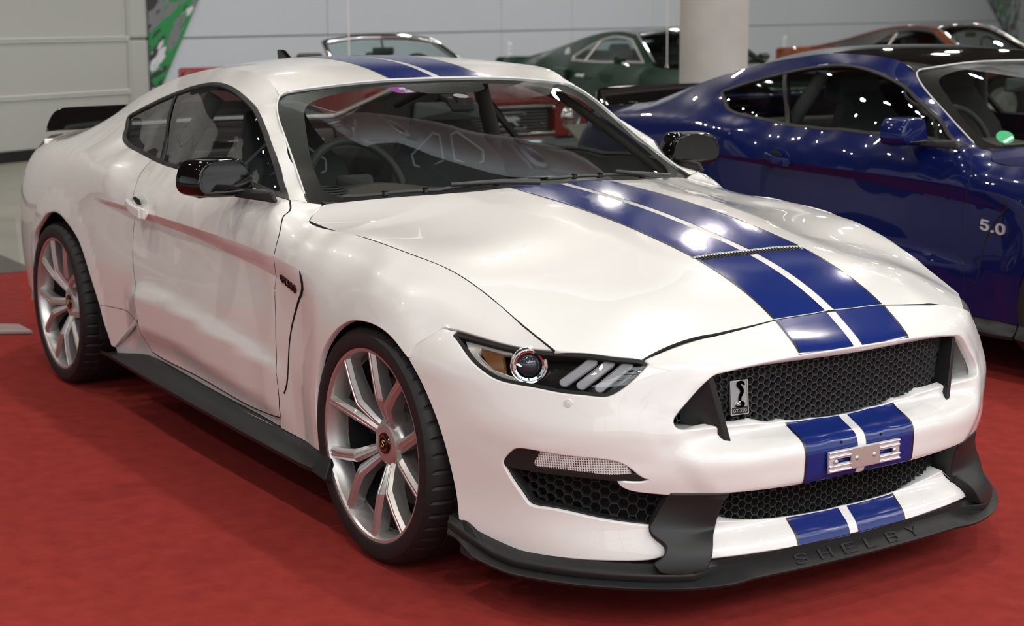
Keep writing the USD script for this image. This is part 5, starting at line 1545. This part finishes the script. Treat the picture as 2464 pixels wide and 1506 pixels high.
def seat_mesh(cy):
    back = []
    for z, x, w, t in ((.42, -1.52, .25, .12), (.60, -1.60, .27, .13), (.80, -1.67, .28, .11), (.95, -1.71, .25, .10), (1.05, -1.735, .17, .09), (1.10, -1.755, .14, .08), (1.155, -1.775, .12, .07), (1.17, -1.78, .08, .05)):
        back.append((z, x, w, t))
    holes = []
    full = []
    for z, x, w, t in back:
        full.append([(x + t * .5, cy - w, z), (x + t * .9 - .03, cy - w * .5, z), (x + t * .9 - .03, cy + w * .5, z), (x + t * .5, cy + w, z), (x - t * .5, cy + w * .8, z), (x - t * .5, cy - w * .8, z)])
    return rows_mesh(np.asarray(full).transpose(1, 0, 2), 40)


for cy in (-.37, .335):
    sm = seat_mesh(cy)
    se = part('seat', sm, 'seat')
    part('seat_cushion', hullpts([(-1.08, cy - .24, .52), (-1.08, cy + .24, .52), (-1.56, cy - .24, .46), (-1.56, cy + .24, .46), (-1.08, cy - .2, .40), (-1.08, cy + .2, .40), (-1.5, cy - .2, .40), (-1.5, cy + .2, .40)], .04), 'seat', se)
    for sg in (-1, 1):
        ring = np.array([(0, .026 * sg, .945), (0, .026 * sg, 1.045), (0, .055 * sg, 1.055), (0, .165 * sg, .975), (0, .16 * sg, .935), (0, .12 * sg, .92)])
        ring[:, 0] = np.interp(ring[:, 2], [.93, 1.02, 1.10], [-1.71, -1.735, -1.755]) + .062
        ring[:, 1] += cy
        part('harness_slot', tube(spl(ring, range(6), .01), .006, 6, True), 'slot', se, tag='white')
        part('slot_fill', hullpts(ring - [.006, 0, 0], .002, 6), 'black', se, tag='white')
    hr_ = part('headrest', hullpts([(-1.76, cy - .11, 1.10), (-1.76, cy + .11, 1.10), (-1.78, cy - .10, 1.20), (-1.78, cy + .10, 1.20), (-1.84, cy - .11, 1.12), (-1.84, cy + .11, 1.12), (-1.85, cy - .09, 1.19), (-1.85, cy + .09, 1.19)], .035), 'seat', se, tag='blue')
    for sg in (-1, 1):
        part('headrest_post', tube([(-1.79, cy + .06 * sg, 1.0), (-1.80, cy + .06 * sg, 1.10)], .007, 8), 'chrome', se, tag='blue')
part('rear_seat', hullpts([(-2.25, -.55, .55), (-2.25, .55, .55), (-2.50, -.55, .92), (-2.50, .55, .92), (-2.6, -.55, .90), (-2.6, .55, .90), (-2.5, -.55, .5), (-2.5, .55, .5)], .04), 'seat')
part('headliner', shell(ROOF, roof_g.buffer(-.03), .08, 0, off=-.03), 'liner_dark', cab)
both('pillar_trim', tube([(-1.80, .58, 1.22), (-1.86, .67, 1.05), (-1.92, .73, .88)], .035, 8), 'liner_grey', (cab, cab))
both('roof_rail', tube([(-.74, .70, .94), (-1.02, .62, 1.11), (-1.2, .57, 1.205), (-1.5, .55, 1.265), (-1.9, .55, 1.255), (-2.2, .57, 1.20), (-2.5, .58, 1.12)], .018, 8), 'liner_dark', (cab, cab))
rv = part('rear_view_mirror', hullpts([(-1.03, -.17, 1.165), (-1.03, .075, 1.160), (-1.03, -.165, 1.205), (-1.03, .07, 1.200), (-1.01, -.05, 1.185)], .012), 'housing')
part('mirror_glass', moved(box((-.11, -.026, 0), (.11, .026, .003), .001), frame4((-1.047, -.048, 1.183), (0, -1, -.03), (0, 0, 1))), 'mirror', rv)
part('mirror_stalk', tube([(-1.02, .0, 1.19), (-1.01, .0, 1.235)], [.018, .03], 8), 'frit', rv)
part('sensor_pod', hullpts([(-1.02, -.045, 1.222), (-1.02, .045, 1.222), (-1.0, -.04, 1.19), (-1.0, .04, 1.19), (-1.07, -.05, 1.235), (-1.07, .05, 1.235)], .008), 'cabin', rv)


def place_car(path, mats, skip, names=None):
    """Writes the parts under a thing; skip: tags left out."""
    made = {}
    for k, (name, m, mat, parent, label, tag, kind) in enumerate(PARTS):
        if tag in skip or m is None:
            continue
        if parent is not None and parent not in made:
            continue
        par = path if parent is None else made[parent]
        if par.count('/') >= 4:
            par = par.rsplit('/', 1)[0]
        made[k] = put(name, m, mats.get(mat, mat), par, label, kind=kind)


# ------------------------------------------------------------------ the white and the blue coupe
WHITE = {'paint': 'white_paint', 'roof': 'white_paint', 'mirror_shell': 'gloss_black'}
BLUE = {'paint': 'blue_paint', 'roof': 'gloss_black', 'mirror_shell': 'blue_paint'}
white = thing('coupe_car', 'white sports coupe with twin blue racing stripes on the red carpet, nearest the camera', 'car')
place_car(white, WHITE, ('blue',))


blue = thing('coupe_car', 'dark blue sports coupe with a black roof, parked beyond the white striped coupe', 'car', (-.175, 3.277, 0), 1.43)
place_car(blue, BLUE, ('white', 'stripes'))

# ------------------------------------------------------------------ the older cars behind
plain('green_paint', (.010, .034, .017), .35, coat_weight=1.0, coat_roughness=.02, coat_ior=1.3, specular_ior_level=.1)
plain('red_paint', (.30, .014, .010), .35, coat_weight=1.0, coat_roughness=.02)
plain('orange_paint', (.17, .042, .010), .4, coat_weight=1.0, coat_roughness=.03, coat_ior=1.3, specular_ior_level=.1)
plain('vinyl', (.010, .009, .009), .45)
plain('tan', (.35, .33, .28), .6)
glassy('glass_green', (.70, .84, .82), 1.5)


def rows_pts(zs, table):
    return [(x, s, z) for x, row in table for z, s in zip(zs, row)]


OLD_SIDE = Field(rows_pts((.25, .45, .62, .75, .84), [(.80, (.80, .84, .85, .83, .74)), (.4, (.84, .885, .89, .87, .80)), (0, (.86, .90, .905, .885, .83)), (-.7, (.85, .90, .905, .89, .86)), (-1.5, (.85, .90, .90, .885, .855)), (-2.1, (.85, .90, .90, .89, .87)), (-2.75, (.86, .905, .91, .90, .885)), (-3.4, (.82, .87, .88, .87, .855)), (-3.7, (.78, .82, .83, .82, .80))])
                 + [(.4, .74, .855), (0, .75, .885), (-.62, .77, .905), (-.75, .745, .935), (-1.15, .60, 1.18), (-1.2, .575, 1.215), (-1.6, .56, 1.25), (-2.0, .57, 1.215), (-2.4, .60, 1.13), (-2.8, .63, 1.03), (-3.2, .66, .965),
                    (-1.5, .79, .915), (-2.1, .82, .925), (-2.75, .83, .935), (-3.4, .79, .93), (-1.3, .70, 1.05), (-1.8, .69, 1.06), (-2.2, .70, 1.05), (-2.6, .735, .985)], 'plane', 25, smooth=1e-4)
OLD_ROOF = Field([(-1.18, 0, 1.262), (-1.2, .56, 1.222), (-1.2, .3, 1.252), (-1.55, 0, 1.287), (-1.55, .55, 1.258), (-2.0, 0, 1.252), (-2.0, .565, 1.218), (-2.6, 0, 1.12), (-2.6, .61, 1.082), (-3.2, 0, .992), (-3.2, .66, .966), (-3.65, 0, .965), (-3.65, .7, .925)], 'top', sym=True, smooth=1e-4)
OLD_HOOD = Field([(-.50, 0, .955), (-.55, .4, .945), (-.62, .77, .906), (0, 0, .925), (0, .4, .915), (0, .75, .886), (.45, 0, .88), (.45, .4, .870), (.45, .74, .845), (.85, 0, .80), (.85, .4, .80), (.80, .72, .775)], 'top', sym=True, smooth=1e-4)
OLD_WS = Field([(-.50, 0, .94), (-.55, .4, .935), (-.66, .72, .92), (-1.19, 0, 1.264), (-1.19, .3, 1.254), (-1.2, .565, 1.222), (-.85, 0, 1.11), (-.86, .4, 1.10), (-.92, .645, 1.07)], 'top', sym=True, smooth=1e-4)


def xz(field, pts):
    """(x, z) of a flank's point -> the field's own coordinates."""
    p = np.asarray(pts, float)
    uv = np.column_stack([p[:, 0], p[:, 1]])
    for _ in range(14):
        uv[:, 1] += (p[:, 1] - field.at(uv)[:, 2]) * .9
    return uv


def circle(cx, cz, r, n=28):
    a = np.linspace(0, 2 * np.pi, n, endpoint=False)
    return np.column_stack([cx + r * np.cos(a), cz + r * np.sin(a)])


def symm(half):
    h = np.asarray(half, float)
    return poly(np.vstack([h, (h * [1, -1])[::-1]]))


def old_car(path, paint, roof_mat, top=True, scoop=False, hood_mat=None, glass='glass', antenna=False, trim='chrome', vinyl=False):
    def two(name, m, mt, parent=(None, None)):
        return [put(name, mirror(m, s), mt, parent[i] or path) for i, s in enumerate((-1, 1))]

    def one(name, m, mt, parent=None):
        return put(name, m, mt, parent or path)

    up = [(-.66, .925), (-1.2, 1.215), (-1.6, 1.25), (-2.0, 1.215), (-2.4, 1.13), (-2.8, 1.03), (-3.2, .965), (-3.6, .925)] if top else [(-.66, .925), (-.80, .918), (-1.5, .918), (-2.1, .928), (-2.8, .938), (-3.3, .935), (-3.6, .915)]
    out = xz(OLD_SIDE, [(.80, .22), (.80, .62), (.78, .76), (.4, .852), (0, .884), (-.60, .905)] + up + [(-3.70, .80), (-3.70, .28)])
    g = poly(out).difference(shapely.union_all([poly(xz(OLD_SIDE, circle(0, .33, .355))), poly(xz(OLD_SIDE, circle(-2.74, .33, .355)))]))
    dlo = None
    if top:
        dlo = poly(spl(xz(OLD_SIDE, [(-.83, .945), (-1.235, 1.175), (-1.45, 1.202), (-1.72, 1.185), (-1.93, 1.11), (-2.12, .985), (-2.09, .945), (-1.5, .935)]), [0, 1, 5, 6], .03))
        g = g.difference(dlo)
    g = max(polys(g), key=lambda q: q.area)
    sd = two('body_side', shell(OLD_SIDE, g, .06, .015), paint)
    dg = poly(xz(OLD_SIDE, [(-.72, .915), (-.70, .34), (-.78, .30), (-1.85, .30), (-1.92, .40), (-1.92, .915)]))
    ring = np.asarray(dg.exterior.coords)[:5]
    two('door_seam', tube(OLD_SIDE.at(spl(ring, range(5), .04, False), -.001), .003, 5), 'black', sd)
    two('door_grip', hullpts([(-1.68, .915, .80), (-1.82, .915, .80), (-1.68, .93, .79), (-1.82, .93, .79)], .010, 8), 'chrome', sd)
    two('rocker', tube([(-.40, .87, .24), (-2.35, .87, .24)], .03, 8), 'chrome' if trim == 'chrome' else 'trim', sd)
    if top:
        two('side_glass', shell(OLD_SIDE, dlo.buffer(-.01), .08, 0, off=-.008), glass)
        two('window_trim', shell(OLD_SIDE, dlo.buffer(.004).difference(dlo.buffer(-.014)), .06, .02, off=.004), 'trim' if trim != 'chrome' else 'steel', sd)
        two('window_divider', tube(OLD_SIDE.at(xz(OLD_SIDE, [(-1.86, .935), (-1.80, 1.155)]), 0), .012, 6), 'steel', sd)
        roofg = symm(np.vstack([[[-1.185, 0], [-1.195, .35], [-1.21, .562]], [[-1.6, .558], [-2.0, .568], [-2.3, .592], [-2.32, .4], [-2.33, 0]]]))
        rf = one('roof', shell(OLD_ROOF, roofg, .07, .01), roof_mat)
        rwg = symm([[-2.345, 0], [-2.335, .5], [-2.95, .54], [-2.98, 0]])
        one('rear_window', shell(OLD_ROOF, rwg, .08, .0, off=-.006), glass)
        dk = symm([[-2.30, .585], [-2.8, .625], [-3.2, .655], [-3.6, .69], [-3.66, .4], [-3.67, 0]]).difference(rwg.buffer(.003))
        one('trunk_lid', shell(OLD_ROOF, dk, .07, .012), roof_mat if vinyl else paint)
        if vinyl:
            vg_ = g.intersection(poly(xz(OLD_SIDE, [(-1.22, 1.205), (-1.6, 1.24), (-2.0, 1.206), (-2.4, 1.118), (-2.8, 1.02), (-3.15, .962), (-2.2, .962), (-2.05, 1.0), (-1.9, 1.16)])))
            two('vinyl_pillar', shell(OLD_SIDE, vg_, .06, .004, off=.004), roof_mat, sd)
            two('roof_rail', tube(OLD_SIDE.at(spl(xz(OLD_SIDE, [(-1.21, 1.212), (-1.6, 1.245), (-2.0, 1.212), (-2.4, 1.125), (-2.8, 1.028), (-3.2, .963)]), (), .05, False), .002), .012, 6), paint, sd)
        else:
            two('quarter_emblem', moved(lathe([(0, .008), (.04, .008), (.055, .004), (.06, 0)], 28), mat4(rotm(12, (1, 0, 0)), OLD_SIDE.at(xz(OLD_SIDE, [(-2.30, 1.02)]))[0])), 'chrome', sd)
        one('headliner', shell(OLD_ROOF, roofg.buffer(-.03), .12, 0, off=-.03), 'liner_dark', rf)
    if scoop:
        two('scoop', hullpts([(-2.02, .90, .86), (-2.30, .90, .87), (-2.04, .935, .84), (-2.06, .92, .70), (-2.12, .90, .68)], .008, 8), paint, sd)
        two('scoop_mouth', hullpts([(-2.02, .905, .855), (-2.03, .928, .838), (-2.05, .918, .71), (-2.05, .90, .705)], .004, 6), 'black', sd)
    hg = symm([[-.545, 0], [-.575, .4], [-.64, .755], [0, .742], [.45, .732], [.78, .71], [.84, .4], [.845, 0]])
    hd = one('hood', shell(OLD_HOOD, hg, .07, .012), hood_mat or paint)
    wg = symm([[-.56, 0], [-.60, .4], [-.70, .70], [-.92, .635], [-1.19, .558], [-1.183, .3], [-1.178, 0]])
    ws = one('windshield', shell(OLD_WS, wg.buffer(-.004), .08, 0, off=-.004), glass)
    half = np.array([[-.575, 0], [-.615, .4], [-.70, .70], [-.92, .64], [-1.19, .562], [-1.185, .3], [-1.18, 0]])
    fr = np.vstack([spl(half[2:], [2], .04, False), (spl(half[2:], [2], .04, False) * [1, -1])[::-1]])
    one('windshield_frame', tube(OLD_WS.at(np.column_stack([fr[:, 0], np.abs(fr[:, 1])]), .004) * np.column_stack([np.ones(len(fr)), np.sign(fr[:, 1] + 1e-9), np.ones(len(fr))]), .026 if not top else .015, 10), 'chrome', ws)
    rv = one('rear_view_mirror', hullpts([(-1.12, -.10, 1.12), (-1.12, .10, 1.12), (-1.12, -.10, 1.165), (-1.12, .10, 1.165)], .010, 8), 'satin', ws)
    one('mirror_stalk', tube([(-1.12, 0, 1.16), (-1.15, 0, 1.235)], .009, 6), 'satin', ws)
    hm = [put('mirror_housing', mirror(hullpts([(-.98, .90, 1.0), (-.98, 1.0, 1.0), (-.93, .91, .985), (-.93, .98, .985), (-.98, .9, .95), (-.98, 1.0, .95)], .018, 10), s), paint, path) for s in ((-1, 1) if top else (-1,))]
    for h_, s in zip(hm, (-1, 1)):
        put('mirror_arm', mirror(tube([(-.95, .94, .95), (-.93, .87, .915)], .012, 6), s), 'chrome', h_)
    if antenna:
        am = put('antenna', tube([(-.50, -.70, .895), (-.505, -.70, 1.4), (-.51, -.70, 1.95)], .0058, 8), 'edge', path)
        put('antenna_foot', moved(lathe([(0, .05), (.012, .045), (.022, .02), (.030, 0)], 20), mat4(rotm(90, (1, 0, 0)), (-.50, -.70, .885))), 'chrome', am)
    # nose: hooded frame, grille with bars, lamps, bumper
    nose = [(x, z) for x, z in ((.845, .795), (.86, .775), (.84, .745), (.79, .735))]
    ys = np.linspace(-.82, .82, 21)
    one('nose_panel', rows_mesh([np.column_stack([x - .06 * (np.abs(ys) / .82) ** 2.2, ys, np.full(21, z)]) for x, z in nose]), paint)
    one('valance', rows_mesh([np.column_stack([x - .06 * (np.abs(ys) / .82) ** 2.2, ys, np.full(21, z)]) for x, z in ((.79, .50), (.84, .49), (.80, .30), (.70, .28))]), paint)
    for s in (-1, 1):
        put('lamp_panel', mirror(hullpts([(.80, .47, .745), (.78, .80, .735), (.80, .47, .49), (.77, .80, .49), (.70, .47, .745), (.70, .82, .735), (.70, .47, .49), (.70, .82, .49)], .01, 6), s), paint, path)
        Tl_ = mat4(np.array([[0, 1, 0], [1, 0, 0], [0, 0, 1.0]]), (.795, .625 * s, .628))
        hl_ = put('headlight', moved(lathe([(0, .035), (.04, .031), (.07, .018), (.086, 0)], 36), Tl_), 'reflector', path)
        put('headlight_ring', moved(lathe([(.084, 0), (.090, .016), (.102, .012), (.106, -.01)], 36), Tl_), 'chrome', hl_)
    gb = one('grille', box((.70, -.46, .50), (.735, .46, .745), .004), 'black')
    for z in np.linspace(.535, .715, 8):
        put('grille_bar', box((.735, -.43, z - .0028), (.748, .43, z + .0028), .0012), 'steel', gb)
    fr_ = np.array([(.80, -.45, .515), (.80, .45, .515), (.80, .45, .735), (.80, -.45, .735)])
    put('grille_frame', tube(spl(fr_, range(4), .05), .013, 8, True), 'chrome', gb)
    put('corral', tube(spl(np.array([(.79, -.17, .56), (.79, .17, .56), (.79, .17, .69), (.79, -.17, .69)]), range(4), .05), .009, 8, True), 'chrome', gb)
    horse = spl(np.array([(-.13, .005), (-.09, .03), (-.03, .028), (.03, .04), (.075, .055), (.12, .045), (.115, .030), (.08, .022), (.06, 0), (.10, -.03), (.085, -.035), (.04, -.012), (-.02, -.01), (-.06, -.018), (-.10, -.045), (-.115, -.04), (-.075, -.005)]), (), .01)
    put('running_horse', extrude(poly(horse), .012, frame4((.785, 0, .625), (0, -1, 0), (0, 0, 1))), 'chrome', gb)
    yb_ = np.linspace(-.88, .88, 25)
    bm = one('bumper', rows_mesh([np.column_stack([x - .10 * (np.abs(yb_) / .88) ** 3, yb_, np.full(25, z)]) for x, z in ((.83, .40), (.91, .395), (.93, .43), (.925, .47), (.90, .495), (.84, .49))]), 'chrome')
    one('tail_panel', rows_mesh([np.column_stack([x + .03 * (np.abs(ys) / .82) ** 2, ys, np.full(21, z)]) for x, z in ((-3.66, .95), (-3.72, .93), (-3.72, .35), (-3.6, .28))]), paint)
    one('cabin', join(box((-2.8, -.78, .24), (-.5, .78, .36), .02), box((-2.9, -.78, .30), (-2.6, .78, .90), .03), box((-.75, -.74, .55), (-.55, .74, .90), .03), box((-.6, -.70, .24), (.70, .70, .45), .03)), 'cabin')
    if not top:
        one('tonneau', shell(OLD_ROOF, shapely.box(-3.66, -.74, -2.5, .74), .08, .0, off=-.03) if False else box((-3.65, -.76, .86), (-2.45, .76, .925), .03), paint)
    for cy in (-.36, .36):
        s_ = one('seat', hullpts([(-1.62, cy - .22, .45), (-1.62, cy + .22, .45), (-1.80, cy - .2, .92), (-1.80, cy + .2, .92), (-1.20, cy - .22, .45), (-1.20, cy + .22, .45), (-1.75, cy - .2, .4), (-1.75, cy + .2, .4)], .05), 'seat')
        put('headrest', hullpts([(-1.80, cy - .11, 1.0), (-1.80, cy + .11, 1.0), (-1.82, cy - .1, 1.08), (-1.82, cy + .1, 1.08)], .04, 8), 'seat', s_)
    aa = np.linspace(0, 2 * np.pi, 32, endpoint=False)
    one('steering_wheel', moved(tube(np.stack([0 * aa, .19 * np.cos(aa), .19 * np.sin(aa)], 1), .012, 8, True), mat4(rotm(-28, (0, 1, 0)), (-1.05, .36, .94))), 'gloss_black')
    for cx in (0, -2.74):
        T = mat4(t=(cx, .86, .33))
        tr = lathe([(.20, -.01), (.215, .005), (.28, .012), (.32, -.01), (.33, -.04), (.33, -.17), (.31, -.20), (.20, -.19)], 60)
        wh = two('wheel', moved(lathe([(0, -.01), (.05, -.005), (.06, -.03), (.12, -.035), (.17, -.05), (.185, -.01), (.20, .002), (.205, -.01), (.20, -.18)], 48), T), 'steel')
        two('tire', moved(tr, T), 'rubber', wh)
        aa = np.radians(np.linspace(0, 180, 20))
        V = np.vstack([np.stack([cx + .36 * np.cos(aa), np.full(20, s_), .33 + .36 * np.sin(aa)], 1) for s_ in (.86, .55)] + [[[cx, .55, .33]]])
        i = np.arange(19)
        two('wheel_liner', flat(trimesh.Trimesh(V, np.vstack([np.stack([i, i + 1, i + 21], 1), np.stack([i, i + 21, i + 20], 1), np.stack([i + 20, i + 21, np.full(19, 40)], 1)]), process=False), 30), 'black')


def old_thing(label, loc, rz, sc, **kw):
    p = thing('classic_car', label, 'car', loc, rz)
    UsdGeom.Xformable(stage.GetPrimAtPath(p)).AddScaleOp().Set(Gf.Vec3f(sc, sc, sc))
    old_car(p, **kw)


old_thing('dark green classic fastback with a black hood, partly behind the concrete column', (-9.171, 8.629, 0), -2.24, 1.047, paint='green_paint', roof_mat='green_paint', scoop=True, hood_mat='gloss_black', glass='glass_green', antenna=True)
old_thing('red open classic convertible with chrome windshield frame, behind the white coupe', (-8.219, 4.355, 0), 2.0, 1.033, paint='red_paint', roof_mat='red_paint', top=False, glass='glass_green', antenna=True)
old_thing('orange classic fastback with a black roof, beyond the blue coupe at the right', (-10.298, 14.735, 0), 5.46, 1.065, paint='orange_paint', roof_mat='vinyl', glass='glass', trim='orange', vinyl=True)

# tilted information board in front of the red convertible
ib = thing('info_board', 'small tilted information board on a post in front of the red convertible', 'sign', (-6.45, 4.60, 0), 0)
put('board', hullpts([(.10, -.22, .52), (.10, .22, .52), (-.12, -.22, .66), (-.12, .22, .66), (.095, -.22, .51), (.095, .22, .51), (-.125, -.22, .65), (-.125, .22, .65)]), 'tan', ib)
put('post', tube([(0, 0, 0), (0, 0, .575)], .018, 10), 'trim', ib)
put('foot', box((-.14, -.14, .004), (.14, .14, .016), .003), 'trim', ib)
